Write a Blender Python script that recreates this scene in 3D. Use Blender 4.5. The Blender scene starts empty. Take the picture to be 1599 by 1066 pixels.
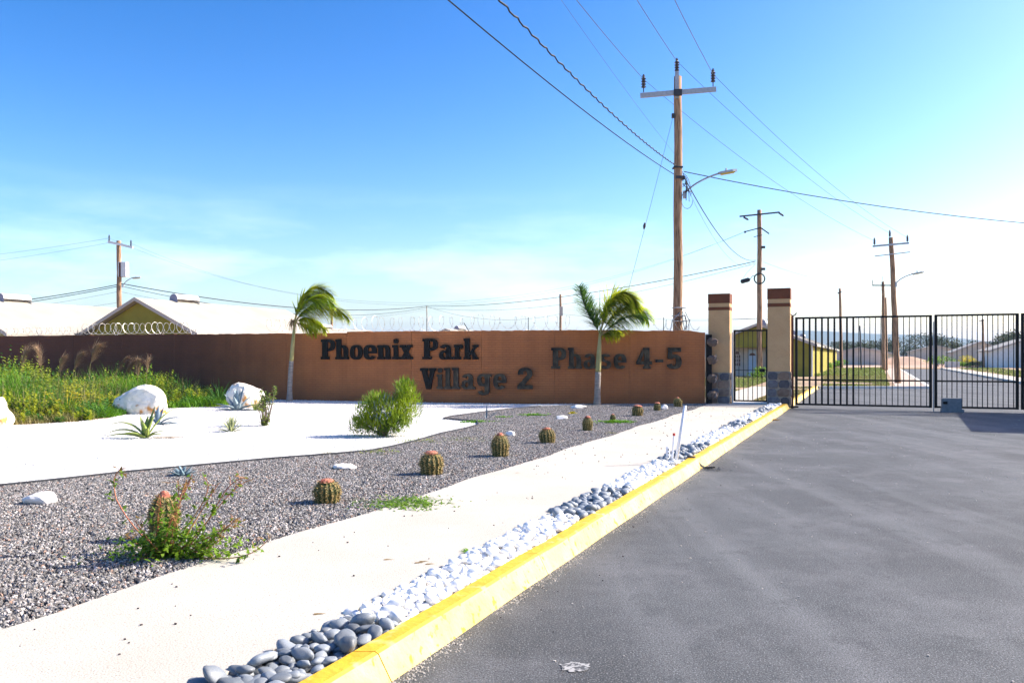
import bpy, math, random
import numpy as np
from mathutils import Vector, Matrix, noise as mnoise

random.seed(7)
rng = np.random.default_rng(7)
R = math.radians
S = bpy.context.scene
COL = S.collection

# ------------------------------------------------------------------ camera, sky, sun, exposure
HOR, CX, F, CAMZ = 556.0, 799.5, 1300.0, 1.6
cd = bpy.data.cameras.new('camera')
cam = bpy.data.objects.new('camera', cd)
COL.objects.link(cam)
cam.location = (0, 0, CAMZ)
cam.rotation_euler = (R(90), 0, 0)
cd.sensor_width = 36
cd.lens = 36 * F / 1599
cd.shift_y = (HOR - 533) / 1599
cd.clip_end = 12000
S.camera = cam

SUN_EL, SUN_AZ = 35.0, 12.0          # azimuth measured from +X towards +Y
W = bpy.data.worlds.new('World')
S.world = W
W.use_nodes = True
nt = W.node_tree
nt.nodes.clear()
wo = nt.nodes.new('ShaderNodeOutputWorld')
bg = nt.nodes.new('ShaderNodeBackground')
sky = nt.nodes.new('ShaderNodeTexSky')
sky.sky_type = 'NISHITA'
sky.sun_disc = False
sky.sun_elevation = R(SUN_EL)
sky.sun_rotation = R(90 - SUN_AZ)     # Blender measures the sky's sun clockwise from +Y
sky.air_density = 1.0
sky.dust_density = 1.5
sky.ozone_density = 2.2
hs = nt.nodes.new('ShaderNodeHueSaturation')
hs.inputs['Saturation'].default_value = 1.30
hs.inputs['Hue'].default_value = 0.502
bg.inputs['Strength'].default_value = 0.125
# a little contrast in the sky's own gradient (deeper blue away from the sun)
sc1 = nt.nodes.new('ShaderNodeVectorMath'); sc1.operation = 'SCALE'; sc1.inputs['Scale'].default_value = 1 / 4.5
gmn = nt.nodes.new('ShaderNodeGamma'); gmn.inputs['Gamma'].default_value = 1.5
sc2 = nt.nodes.new('ShaderNodeVectorMath'); sc2.operation = 'SCALE'; sc2.inputs['Scale'].default_value = 4.5
nt.links.new(sky.outputs[0], sc1.inputs[0]); nt.links.new(sc1.outputs[0], gmn.inputs['Color'])
wb = nt.nodes.new('ShaderNodeVectorMath'); wb.operation = 'MULTIPLY'; wb.inputs[1].default_value = (1.15, 1.035, 1.0)
nt.links.new(gmn.outputs[0], sc2.inputs[0]); nt.links.new(sc2.outputs[0], wb.inputs[0]); nt.links.new(wb.outputs[0], hs.inputs['Color'])
# thin streaks of cloud low in the sky
tc = nt.nodes.new('ShaderNodeTexCoord')
mp = nt.nodes.new('ShaderNodeMapping')
mp.inputs['Scale'].default_value = (2.2, 2.2, 11.0)
mp.inputs['Rotation'].default_value = (0.05, 0.1, 0.3)
nz = nt.nodes.new('ShaderNodeTexNoise')
nz.inputs['Scale'].default_value = 1.7
nz.inputs['Detail'].default_value = 8
nz.inputs['Roughness'].default_value = 0.62
cr = nt.nodes.new('ShaderNodeValToRGB')
cr.color_ramp.elements[0].position = 0.45
cr.color_ramp.elements[1].position = 0.80
sx = nt.nodes.new('ShaderNodeSeparateXYZ')
mr = nt.nodes.new('ShaderNodeMapRange')
mr.inputs['From Min'].default_value = 0.20
mr.inputs['From Max'].default_value = 0.05
mul = nt.nodes.new('ShaderNodeMath'); mul.operation = 'MULTIPLY'
mul2 = nt.nodes.new('ShaderNodeMath'); mul2.operation = 'MULTIPLY'
mul2.inputs[1].default_value = 0.5
mix = nt.nodes.new('ShaderNodeMix'); mix.data_type = 'RGBA'
mix.inputs['B'].default_value = (9.0, 9.6, 10.4, 1)
nt.links.new(tc.outputs['Generated'], mp.inputs[0])
nt.links.new(mp.outputs[0], nz.inputs['Vector'])
nt.links.new(nz.outputs['Fac'], cr.inputs[0])
nt.links.new(tc.outputs['Generated'], sx.inputs[0])
nt.links.new(sx.outputs['Z'], mr.inputs['Value'])
nt.links.new(cr.outputs[0], mul.inputs[0])
nt.links.new(mr.outputs[0], mul.inputs[1])
nt.links.new(mul.outputs[0], mul2.inputs[0])
nt.links.new(mul2.outputs[0], mix.inputs['Factor'])
nt.links.new(hs.outputs[0], mix.inputs['A'])
nt.links.new(mix.outputs['Result'], bg.inputs['Color'])
nt.links.new(bg.outputs[0], wo.inputs[0])

ld = bpy.data.lights.new('sun', 'SUN')
ld.energy = 4.6
ld.angle = R(0.55)
ld.color = (1.0, 0.935, 0.83)
sun = bpy.data.objects.new('sun', ld)
COL.objects.link(sun)
sdir = Vector((math.cos(R(SUN_EL)) * math.cos(R(SUN_AZ)), math.cos(R(SUN_EL)) * math.sin(R(SUN_AZ)), math.sin(R(SUN_EL))))
sun.rotation_euler = sdir.to_track_quat('Z', 'Y').to_euler()
sun.location = (60, 20, 60)

S.view_settings.view_transform = 'Standard'
S.view_settings.look = 'None'
S.view_settings.gamma = 1.0
S.view_settings.use_curve_mapping = False
S.view_settings.exposure = 1.15
S.render.engine = 'CYCLES'
S.cycles.use_denoising = True
S.cycles.max_bounces = 6
S.cycles.diffuse_bounces = 4
S.cycles.volume_bounces = 0
S.cycles.transparent_max_bounces = 6
S.cycles.sample_clamp_indirect = 6

# ------------------------------------------------------------------ helpers
def at(px, py, Y):
    return Vector(((px - CX) / F * Y, Y, CAMZ + (HOR - py) / F * Y))

def G(px, py, z=0.12):
    Y = (CAMZ - z) * F / (py - HOR)
    return Vector(((px - CX) / F * Y, Y, z))

def newmat(name):
    m = bpy.data.materials.new(name)
    m.use_nodes = True
    n = m.node_tree.nodes
    return m, n, m.node_tree.links, n['Principled BSDF']

def mat(name, a, b=None, rough=0.8, scale=4.0, detail=6, fine=None, bump=0.0, bscale=40, spec=0.3,
        metal=0.0, transl=0.0, rnd=0.0, stretch=(1, 1, 1), lo=0.35, hi=0.65, coord='Object', bdist=0.01):
    """two-tone noise material; fine=(colour, scale, lo, hi) adds specks; rnd = per-object value spread"""
    m, n, l, p = newmat(name)
    p.inputs['Roughness'].default_value = rough
    p.inputs['Metallic'].default_value = metal
    p.inputs['Specular IOR Level'].default_value = spec
    t = n.new('ShaderNodeTexCoord')
    mp_ = n.new('ShaderNodeMapping')
    mp_.inputs['Scale'].default_value = stretch
    l.new(t.outputs[coord], mp_.inputs[0])
    if b is None:
        b = tuple(c * 0.8 for c in a)
    nz_ = n.new('ShaderNodeTexNoise')
    nz_.inputs['Scale'].default_value = scale
    nz_.inputs['Detail'].default_value = detail
    nz_.inputs['Roughness'].default_value = 0.6
    l.new(mp_.outputs[0], nz_.inputs['Vector'])
    r_ = n.new('ShaderNodeMapRange')
    r_.inputs['From Min'].default_value = lo
    r_.inputs['From Max'].default_value = hi
    l.new(nz_.outputs['Fac'], r_.inputs['Value'])
    mx = n.new('ShaderNodeMix'); mx.data_type = 'RGBA'
    mx.inputs['A'].default_value = (*a, 1)
    mx.inputs['B'].default_value = (*b, 1)
    l.new(r_.outputs[0], mx.inputs['Factor'])
    out = mx.outputs['Result']
    if fine:
        nf = n.new('ShaderNodeTexNoise')
        nf.inputs['Scale'].default_value = fine[1]
        nf.inputs['Detail'].default_value = 3
        l.new(mp_.outputs[0], nf.inputs['Vector'])
        rf = n.new('ShaderNodeMapRange')
        rf.inputs['From Min'].default_value = fine[2]
        rf.inputs['From Max'].default_value = fine[3]
        l.new(nf.outputs['Fac'], rf.inputs['Value'])
        m2 = n.new('ShaderNodeMix'); m2.data_type = 'RGBA'
        m2.inputs['B'].default_value = (*fine[0], 1)
        l.new(out, m2.inputs['A'])
        l.new(rf.outputs[0], m2.inputs['Factor'])
        out = m2.outputs['Result']
    if rnd:
        oi = n.new('ShaderNodeObjectInfo')
        rr = n.new('ShaderNodeMapRange')
        rr.inputs['To Min'].default_value = 1 - rnd
        rr.inputs['To Max'].default_value = 1 + rnd
        l.new(oi.outputs['Random'], rr.inputs['Value'])
        hv = n.new('ShaderNodeHueSaturation')
        l.new(out, hv.inputs['Color'])
        l.new(rr.outputs[0], hv.inputs['Value'])
        out = hv.outputs[0]
    l.new(out, p.inputs['Base Color'])
    if bump:
        nb = n.new('ShaderNodeTexNoise')
        nb.inputs['Scale'].default_value = bscale
        nb.inputs['Detail'].default_value = 5
        l.new(mp_.outputs[0], nb.inputs['Vector'])
        bp = n.new('ShaderNodeBump')
        bp.inputs['Strength'].default_value = bump
        bp.inputs['Distance'].default_value = bdist
        l.new(nb.outputs['Fac'], bp.inputs['Height'])
        l.new(bp.outputs[0], p.inputs['Normal'])
    if transl:
        tr = n.new('ShaderNodeBsdfTranslucent')
        l.new(out, tr.inputs['Color'])
        ms = n.new('ShaderNodeMixShader')
        ms.inputs[0].default_value = transl
        l.new(p.outputs[0], ms.inputs[1])
        l.new(tr.outputs[0], ms.inputs[2])
        l.new(ms.outputs[0], n['Material Output'].inputs['Surface'])
    return m

class MB:
    def __init__(s):
        s.v = []; s.f = []; s.mi = []
    def add(s, vs, fs, m=0):
        o = len(s.v)
        s.v.extend([tuple(v) for v in vs])
        s.f.extend([tuple(i + o for i in f) for f in fs])
        s.mi.extend([m] * len(fs))
    def box(s, c, d, rot=None, m=0, u=None):
        """c centre, d full size; rot: rotation about z (rad) or Matrix"""
        hx, hy, hz = d[0] / 2, d[1] / 2, d[2] / 2
        M = rot if isinstance(rot, Matrix) else Matrix.Rotation(rot or 0, 3, 'Z')
        c = Vector(c)
        vs = [c + M @ Vector((x * hx, y * hy, z * hz)) for x, y, z in
              ((-1, -1, -1), (1, -1, -1), (1, 1, -1), (-1, 1, -1), (-1, -1, 1), (1, -1, 1), (1, 1, 1), (-1, 1, 1))]
        s.add(vs, ((0, 3, 2, 1), (4, 5, 6, 7), (0, 1, 5, 4), (1, 2, 6, 5), (2, 3, 7, 6), (3, 0, 4, 7)), m)
    def tube(s, pts, r, n=6, m=0, cap=True):
        pts = [Vector(p) for p in pts]
        k = len(pts)
        rs = r if isinstance(r, (list, tuple)) else [r] * k
        vs = []
        up = Vector((0, 0, 1))
        prev = None
        for i, p in enumerate(pts):
            t = (pts[min(i + 1, k - 1)] - pts[max(i - 1, 0)])
            if t.length < 1e-9: t = Vector((0, 0, 1))
            t.normalize()
            if prev is None:
                a = t.cross(up)
                if a.length < 0.1: a = t.cross(Vector((1, 0, 0)))
            else:
                a = prev - t * prev.dot(t)
                if a.length < 1e-4: a = t.cross(up)
            a.normalize(); prev = a
            b = t.cross(a)
            for j in range(n):
                an = 2 * math.pi * j / n
                vs.append(p + (a * math.cos(an) + b * math.sin(an)) * rs[i])
        fs = []
        for i in range(k - 1):
            for j in range(n):
                j2 = (j + 1) % n
                fs.append((i * n + j, i * n + j2, (i + 1) * n + j2, (i + 1) * n + j))
        if cap:
            fs.append(tuple(reversed(range(n))))
            fs.append(tuple(range((k - 1) * n, k * n)))
        s.add(vs, fs, m)
    def prism(s, poly, z0, z1, m=0):
        n = len(poly)
        vs = [(x, y, z0) for x, y in poly] + [(x, y, z1) for x, y in poly]
        fs = [tuple(reversed(range(n))), tuple(range(n, 2 * n))]
        fs += [(i, (i + 1) % n, n + (i + 1) % n, n + i) for i in range(n)]
        s.add(vs, fs, m)
    def lathe(s, c, prof, n=12, m=0, axis='Z'):
        vs = []
        for r_, z in prof:
            for j in range(n):
                a = 2 * math.pi * j / n
                if axis == 'Z': vs.append((c[0] + r_ * math.cos(a), c[1] + r_ * math.sin(a), c[2] + z))
        fs = []
        for i in range(len(prof) - 1):
            for j in range(n):
                j2 = (j + 1) % n
                fs.append((i * n + j, i * n + j2, (i + 1) * n + j2, (i + 1) * n + j))
        fs.append(tuple(reversed(range(n))))
        fs.append(tuple(range((len(prof) - 1) * n, len(prof) * n)))
        s.add(vs, fs, m)
    def blade(s, p, d, L, w, bend=0.4, seg=3, m=0, fold=None):
        """flat tapering blade: p base, d direction, bends under its own weight"""
        p = Vector(p); d = Vector(d).normalized()
        side = d.cross(Vector((0, 0, 1)))
        if side.length < 0.05:
            a = random.random() * 6.28; side = Vector((math.cos(a), math.sin(a), 0))
        side.normalize()
        vs = []
        for i in range(seg + 1):
            t = i / seg
            ww = w * (1 - t) ** 0.7 if i < seg else 0
            if i < seg:
                vs += [p - side * ww / 2, p + side * ww / 2]
            else:
                vs.append(p)
            d = (d + Vector((0, 0, -bend / seg))).normalized()
            p = p + d * L / seg
        fs = [(2 * i, 2 * i + 1, 2 * i + 3, 2 * i + 2) for i in range(seg - 1)]
        fs.append((2 * seg - 2, 2 * seg - 1, 2 * seg))
        s.add(vs, fs, m)
    def build(s, name, mats, parent=None, smooth=False, loc=None, mesh_only=False):
        me = bpy.data.meshes.new(name)
        vs = s.v
        if loc is not None:
            lx, ly, lz = loc
            vs = [(x - lx, y - ly, z - lz) for x, y, z in s.v]
        me.from_pydata(vs, [], s.f)
        if not isinstance(mats, (list, tuple)): mats = [mats]
        for m in mats: me.materials.append(m)
        if len(mats) > 1: me.polygons.foreach_set('material_index', s.mi)
        if smooth: me.polygons.foreach_set('use_smooth', [True] * len(me.polygons))
        me.update()
        if mesh_only: return me
        o = bpy.data.objects.new(name, me)
        COL.objects.link(o)
        if loc is not None: o.location = loc
        if parent is not None: o.parent = parent
        return o

def tag(o, label=None, cat=None, group=None, kind=None):
    if label: o['label'] = label
    if cat: o['category'] = cat
    if group: o['group'] = group
    if kind: o['kind'] = kind
    return o

def thing(name, loc, label, cat, group=None, rz=0):
    o = bpy.data.objects.new(name, None)
    o.empty_display_size = 0.2
    COL.objects.link(o)
    o.location = loc
    o.rotation_euler = (0, 0, rz)
    return tag(o, label, cat, group)

def link_mesh(name, me, parent=None, loc=(0, 0, 0), rot=(0, 0, 0), sc=(1, 1, 1)):
    o = bpy.data.objects.new(name, me)
    COL.objects.link(o)
    o.location = loc; o.rotation_euler = rot; o.scale = sc
    if parent is not None: o.parent = parent
    return o

def copy_tree(o, parent=None):
    c = o.copy()
    COL.objects.link(c)
    if parent is not None: c.parent = parent
    for ch in [x for x in o.children]:
        copy_tree(ch, c)
    return c

def sheet(name, polys, z, m, kind='structure', jitter=0):
    b = MB()
    for poly in polys:
        b.add([(x, y, z) for x, y in poly], [tuple(range(len(poly)))])
    return tag(b.build(name, m), kind=kind)

def inpoly(x, y, poly):
    c = False
    j = len(poly) - 1
    for i in range(len(poly)):
        xi, yi = poly[i]; xj, yj = poly[j]
        if (yi > y) != (yj > y) and x < (xj - xi) * (y - yi) / (yj - yi) + xi: c = not c
        j = i
    return c

def kx(Y, off=0.0):                    # the kerb's foot line on the road side
    return -2.33 + 0.425 * Y + off

UX, UY = 0.920, -0.391                 # across the road
VX, VY = 0.391, 0.920                  # along the road

# ------------------------------------------------------------------ materials
M = {}
M['dirt'] = mat('dry earth', (0.42, 0.30, 0.19), (0.30, 0.20, 0.12), 0.95, 0.12, fine=((0.16, 0.17, 0.05), 0.9, 0.52, 0.66), bump=0.4, bscale=6, bdist=0.05)
M['white_gravel'] = mat('white marble chips', (0.74, 0.72, 0.68), (0.58, 0.56, 0.52), 0.9, 18, fine=((0.60, 0.59, 0.57), 60, 0.58, 0.75), bump=0.9, bscale=55, bdist=0.02)
M['gravel_bed'] = mat('gravel bed', (0.10, 0.085, 0.085), (0.05, 0.045, 0.045), 0.95, 30, bump=0.8, bscale=60, bdist=0.02)
M['sidewalk'] = mat('pale screed', (0.49, 0.462, 0.395), (0.44, 0.412, 0.345), 0.92, 0.9, fine=((0.28, 0.245, 0.20), 75, 0.58, 0.72), bump=0.6, bscale=90, bdist=0.006)
M['far_path'] = mat('dusty pinkish path', (0.50, 0.40, 0.32), (0.40, 0.31, 0.24), 0.95, 1.0)
M['concrete'] = mat('concrete', (0.50, 0.48, 0.44), (0.38, 0.36, 0.33), 0.9, 5, bump=0.4)
M['kerb_yellow'] = mat('yellow kerb paint', (0.66, 0.42, 0.03), (0.60, 0.33, 0.02), 0.6, 5, fine=((0.60, 0.50, 0.20), 7, 0.58, 0.72), bump=0.8, bscale=22, lo=0.3, hi=0.7)
M['kerb_face'] = mat('worn kerb paint with painted sunlight', (0.74, 0.54, 0.14), (0.76, 0.60, 0.24), 0.75, 3.5, fine=((0.62, 0.42, 0.03), 16, 0.60, 0.68), bump=0.8, bscale=26, lo=0.35, hi=0.65)  # worn patches; paler than the top to paint in sunlight on the road face
M['kerb_white'] = mat('pale kerb paint', (0.72, 0.70, 0.62), (0.6, 0.57, 0.5), 0.8, 3)
M['gravel'] = None
M['black_metal'] = mat('black painted steel', (0.006, 0.006, 0.007), (0.010, 0.009, 0.009), 0.5, 8, spec=0.15)
M['galv'] = mat('galvanised steel', (0.42, 0.44, 0.46), (0.32, 0.34, 0.36), 0.5, 12, metal=0.35)
M['dark_metal'] = mat('dark fittings', (0.05, 0.055, 0.06), (0.03, 0.03, 0.035), 0.5, 8)
M['porcelain'] = mat('dark glazed insulator', (0.055, 0.055, 0.065), (0.04, 0.035, 0.04), 0.25, 8, spec=0.5)
M['wire'] = mat('weathered line wire', (0.12, 0.13, 0.15), None, 0.6, 3)
M['cable'] = mat('black cable', (0.02, 0.025, 0.03), None, 0.6, 3)
M['razor'] = mat('razor wire', (0.55, 0.54, 0.50), (0.4, 0.38, 0.34), 0.4, 12, metal=0.5)
M['paint_worn'] = mat('worn white paint on asphalt', (0.34, 0.34, 0.33), (0.07, 0.075, 0.08), 0.9, 34, lo=0.45, hi=0.55)
M['pvc'] = mat('white pipe', (0.80, 0.81, 0.84), (0.7, 0.71, 0.74), 0.4, 6)
M['red'] = mat('red tape', (0.5, 0.04, 0.03), None, 0.6, 6)
M['letter'] = mat('dark glossy panel', (0.004, 0.0045, 0.006), (0.008, 0.008, 0.008), 0.25, 1.3, spec=0.10)
M['letter_reflect'] = mat('dark glossy panel with painted reflections', (0.010, 0.010, 0.011), (0.10, 0.078, 0.05), 0.24, 2.4, spec=0.12, lo=0.44, hi=0.60)  # brown patches are reflections painted into the base colour
M['letter_side'] = mat('letter edge', (0.012, 0.012, 0.013), None, 0.5, 4)
M['stucco'] = mat('tan render', (0.58, 0.37, 0.19), (0.52, 0.32, 0.155), 0.92, 2.2, fine=((0.42, 0.25, 0.14), 34, 0.60, 0.74), bump=0.35, bscale=70, bdist=0.004)
M['band'] = mat('brown band paint', (0.165, 0.050, 0.020), (0.13, 0.04, 0.016), 0.75, 5)
M['stone'] = mat('dark cladding stone', (0.15, 0.145, 0.16), (0.085, 0.08, 0.09), 0.75, 9, rnd=0.45, bump=0.6, bscale=30)
M['stone_brown'] = mat('brown cladding stone', (0.27, 0.19, 0.14), (0.18, 0.125, 0.09), 0.8, 9, rnd=0.3, bump=0.6, bscale=30)
M['mortar'] = mat('grey mortar', (0.34, 0.29, 0.23), (0.26, 0.22, 0.18), 0.95, 12)
M['roof'] = mat('cream roof coating', (0.385, 0.36, 0.30), (0.335, 0.305, 0.245), 0.7, 0.5)
M['fascia'] = mat('greige rake board', (0.52, 0.46, 0.40), (0.46, 0.41, 0.36), 0.8, 3)
M['green_wall'] = mat('olive green render', (0.30, 0.26, 0.035), (0.24, 0.21, 0.028), 0.9, 1.0)
M['pale_wall'] = mat('cream render', (0.66, 0.60, 0.42), (0.58, 0.52, 0.36), 0.9, 1)
M['grey_wall'] = mat('unpainted grey render', (0.62, 0.55, 0.46), (0.50, 0.44, 0.37), 0.9, 0.8)
M['door_blue'] = mat('pale blue door', (0.50, 0.62, 0.74), (0.46, 0.58, 0.70), 0.5, 1)
M['glass'] = mat('dark window glass', (0.02, 0.025, 0.03), None, 0.1, 1, spec=0.6)
M['white_paint'] = mat('white paint', (0.80, 0.79, 0.76), (0.72, 0.70, 0.67), 0.6, 3)
M['tank'] = mat('white tank', (0.80, 0.79, 0.78), None, 0.5, 2)
M['tank_end'] = mat('grey purple tank end', (0.26, 0.25, 0.33), None, 0.6, 2)
M['rust'] = mat('brown rusty steel', (0.14, 0.05, 0.03), None, 0.7, 4)
M['leaf_lime'] = mat('yellow green frond', (0.36, 0.46, 0.015), (0.56, 0.56, 0.02), 0.5, 2.4, transl=0.55)
M['leaf_green'] = mat('green leaf', (0.12, 0.25, 0.02), (0.20, 0.33, 0.02), 0.55, 3, transl=0.45)
M['leaf_dark'] = mat('deep green leaf', (0.05, 0.14, 0.02), (0.09, 0.21, 0.03), 0.5, 3, transl=0.25)
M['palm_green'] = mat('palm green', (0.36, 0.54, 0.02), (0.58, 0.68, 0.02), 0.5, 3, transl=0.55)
M['palm_dark'] = mat('dark palm green', (0.10, 0.22, 0.04), (0.18, 0.32, 0.05), 0.5, 3, transl=0.45)  # darker green used on some fronds
M['leaf_dry'] = mat('dry leaf', (0.33, 0.22, 0.07), (0.22, 0.13, 0.04), 0.8, 4, transl=0.3)
M['grass'] = mat('weeds green', (0.22, 0.32, 0.015), (0.42, 0.42, 0.04), 0.6, 0.8, transl=0.45, fine=((0.05, 0.13, 0.01), 2.6, 0.50, 0.62))
M['grass2'] = mat('fresh grass', (0.16, 0.33, 0.012), (0.09, 0.25, 0.012), 0.6, 1.4, transl=0.4)
M['grass_far'] = mat('verge grass', (0.15, 0.22, 0.035), (0.22, 0.25, 0.06), 0.7, 0.5, transl=0.3)
M['grass_dry'] = mat('straw weeds', (0.32, 0.27, 0.11), (0.20, 0.21, 0.07), 0.8, 1.4, transl=0.3)
M['plume'] = mat('seed plume', (0.52, 0.38, 0.22), (0.38, 0.25, 0.16), 0.9, 2, transl=0.4)
M['yellow_leaf'] = mat('yellow leaves', (0.62, 0.50, 0.02), (0.45, 0.42, 0.03), 0.6, 3, transl=0.35)
M['agave_green'] = mat('green agave', (0.20, 0.28, 0.055), (0.30, 0.36, 0.09), 0.45, 5, transl=0.1)
M['agave_blue'] = mat('blue grey agave', (0.26, 0.33, 0.36), (0.19, 0.26, 0.30), 0.55, 5)
M['agave_dark'] = mat('slate blue agave', (0.11, 0.18, 0.22), (0.19, 0.27, 0.31), 0.5, 9)
M['yucca'] = mat('pale striped yucca', (0.42, 0.45, 0.22), (0.22, 0.27, 0.12), 0.6, 30, transl=0.1)
M['stem'] = mat('grey brown stem', (0.26, 0.20, 0.15), (0.18, 0.13, 0.10), 0.85, 10)
M['stem_red'] = mat('reddish stem', (0.40, 0.11, 0.07), (0.40, 0.24, 0.08), 0.7, 3.0)
M['palm_trunk'] = mat('grey palm trunk', (0.36, 0.31, 0.26), (0.22, 0.19, 0.17), 0.85, 5, stretch=(1, 1, 5), bump=0.5)
M['palm_shaft'] = mat('yellow green crownshaft', (0.36, 0.31, 0.13), (0.26, 0.25, 0.09), 0.5, 4)
M['cactus'] = mat('cactus skin', (0.06, 0.075, 0.018), (0.10, 0.10, 0.028), 0.65, 12)
M['spine'] = mat('straw coloured spines', (0.48, 0.38, 0.15), (0.34, 0.22, 0.08), 0.7, 20)
M['cap'] = mat('red woolly cap', (0.30, 0.065, 0.045), (0.46, 0.22, 0.14), 0.95, 30, bump=0.9, bscale=60)
M['boulder'] = mat('white limestone', (0.84, 0.81, 0.74), (0.76, 0.70, 0.58), 0.85, 3.0, fine=((0.50, 0.24, 0.07), 2.3, 0.57, 0.64), bump=0.6, bscale=7, bdist=0.05)
M['rock_white'] = mat('white rock', (0.80, 0.78, 0.74), (0.70, 0.67, 0.62), 0.85, 8, bump=0.5, bscale=14, bdist=0.02)
M['pebble_dark'] = mat('slate pebble', (0.21, 0.235, 0.255), (0.155, 0.172, 0.185), 0.5, 14, rnd=0.35, spec=0.4, fine=((0.25, 0.26, 0.27), 90, 0.6, 0.8))
M['pebble_white'] = mat('white pebble', (0.84, 0.83, 0.80), (0.76, 0.75, 0.72), 0.6, 12, rnd=0.05)
M['hill'] = mat('wooded hills', (0.060, 0.085, 0.045), (0.10, 0.10, 0.06), 1.0, 0.004, bump=0)
M['tree_leaf'] = mat('far foliage', (0.050, 0.075, 0.028), (0.085, 0.10, 0.04), 0.8, 0.25, transl=0.15)
M['bark'] = mat('bark', (0.14, 0.10, 0.07), (0.09, 0.065, 0.05), 0.9, 3)
M['block'] = mat('grey concrete block', (0.24, 0.25, 0.26), (0.18, 0.19, 0.20), 0.95, 12, bump=0.5)
M['chunk'] = mat('broken brown masonry', (0.17, 0.12, 0.09), (0.10, 0.075, 0.065), 0.95, 9, bump=0.7, bscale=20)
M['lens_reflect'] = mat('lamp cover with painted reflection', (0.70, 0.50, 0.03), None, 0.3, 2)  # yellow paints in the reflection on the underside of the lamp head
M['red_soil'] = mat('red soil', (0.46, 0.32, 0.23), (0.40, 0.27, 0.18), 0.95, 0.3, bump=0.5, bscale=3, bdist=0.1)

# wood with long cracks
def wood_mat():
    m, n, l, p = newmat('weathered pole wood')
    t = n.new('ShaderNodeTexCoord')
    a = n.new('ShaderNodeMapping'); a.inputs['Scale'].default_value = (9, 9, 0.7)
    l.new(t.outputs['Object'], a.inputs[0])
    z = n.new('ShaderNodeTexNoise'); z.inputs['Scale'].default_value = 3; z.inputs['Detail'].default_value = 8
    l.new(a.outputs[0], z.inputs['Vector'])
    c = n.new('ShaderNodeValToRGB')
    e = c.color_ramp.elements
    e[0].position = 0.33; e[0].color = (0.10, 0.055, 0.03, 1)
    e[1].position = 0.66; e[1].color = (0.42, 0.27, 0.16, 1)
    k = e.new(0.45); k.color = (0.26, 0.155, 0.085, 1)
    l.new(z.outputs['Fac'], c.inputs[0])
    l.new(c.outputs[0], p.inputs['Base Color'])
    p.inputs['Roughness'].default_value = 0.9
    b = n.new('ShaderNodeBump'); b.inputs['Strength'].default_value = 0.6; b.inputs['Distance'].default_value = 0.02
    l.new(z.outputs['Fac'], b.inputs['Height']); l.new(b.outputs[0], p.inputs['Normal'])
    return m
M['wood'] = wood_mat()

def asphalt_mat():
    m, n, l, p = newmat('asphalt')
    t = n.new('ShaderNodeTexCoord')
    def noise(sc, det, vec=None, rough=0.6):
        z = n.new('ShaderNodeTexNoise'); z.inputs['Scale'].default_value = sc; z.inputs['Detail'].default_value = det
        z.inputs['Roughness'].default_value = rough
        l.new(vec or t.outputs['Object'], z.inputs['Vector'])
        return z.outputs['Fac']
    def rng_(src, a, b, c=0.0, d=1.0):
        r_ = n.new('ShaderNodeMapRange')
        for k_, v_ in zip(('From Min', 'From Max', 'To Min', 'To Max'), (a, b, c, d)): r_.inputs[k_].default_value = v_
        l.new(src, r_.inputs['Value'])
        return r_.outputs[0]
    def mixc(fac, A, B):
        x = n.new('ShaderNodeMix'); x.data_type = 'RGBA'
        if isinstance(A, tuple): x.inputs['A'].default_value = (*A, 1)
        else: l.new(A, x.inputs['A'])
        if isinstance(B, tuple): x.inputs['B'].default_value = (*B, 1)
        else: l.new(B, x.inputs['B'])
        l.new(fac, x.inputs['Factor'])
        return x.outputs['Result']
    # rotated and stretched along the driving direction
    mp1 = n.new('ShaderNodeMapping'); mp1.inputs['Rotation'].default_value = (0, 0, R(23)); mp1.inputs['Scale'].default_value = (1.5, 0.07, 1)
    l.new(t.outputs['Object'], mp1.inputs[0])
    mp2 = n.new('ShaderNodeMapping'); mp2.inputs['Rotation'].default_value = (0, 0, R(-14)); mp2.inputs['Scale'].default_value = (0.5, 1.1, 1)
    l.new(t.outputs['Object'], mp2.inputs[0])
    c = mixc(rng_(noise(0.35, 6), 0.38, 0.62), (0.074, 0.081, 0.084), (0.041, 0.045, 0.047))
    c = mixc(rng_(noise(1.0, 7, mp1.outputs[0]), 0.48, 0.70, 0, 0.6), c, (0.150, 0.158, 0.162))      # pale tyre dust
    c = mixc(rng_(noise(1.0, 7, mp2.outputs[0]), 0.56, 0.76, 0, 0.22), c, (0.18, 0.18, 0.185))
    c = mixc(rng_(noise(0.9, 8, None, 0.7), 0.48, 0.64, 0, 0.6), c, (0.13, 0.133, 0.138))                      # dusty patches
    c = mixc(rng_(noise(2.7, 6, None, 0.7), 0.54, 0.66, 0, 0.6), c, (0.032, 0.038, 0.04))
    c = mixc(rng_(noise(105, 3), 0.53, 0.66, 0, 0.8), c, (0.27, 0.275, 0.28))                          # stone chips
    c = mixc(rng_(noise(88, 3), 0.37, 0.47, 0.9, 0), c, (0.022, 0.022, 0.024))                        # pits
    c = mixc(rng_(noise(1.1, 3), 0.70, 0.76, 0, 0.6), c, (0.32, 0.30, 0.27))
    l.new(c, p.inputs['Base Color'])
    p.inputs['Roughness'].default_value = 0.82
    p.inputs['Specular IOR Level'].default_value = 0.35
    b = n.new('ShaderNodeBump'); b.inputs['Strength'].default_value = 0.6; b.inputs['Distance'].default_value = 0.008
    l.new(noise(130, 4), b.inputs['Height']); l.new(b.outputs[0], p.inputs['Normal'])
    return m
M['asphalt'] = asphalt_mat()

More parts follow.
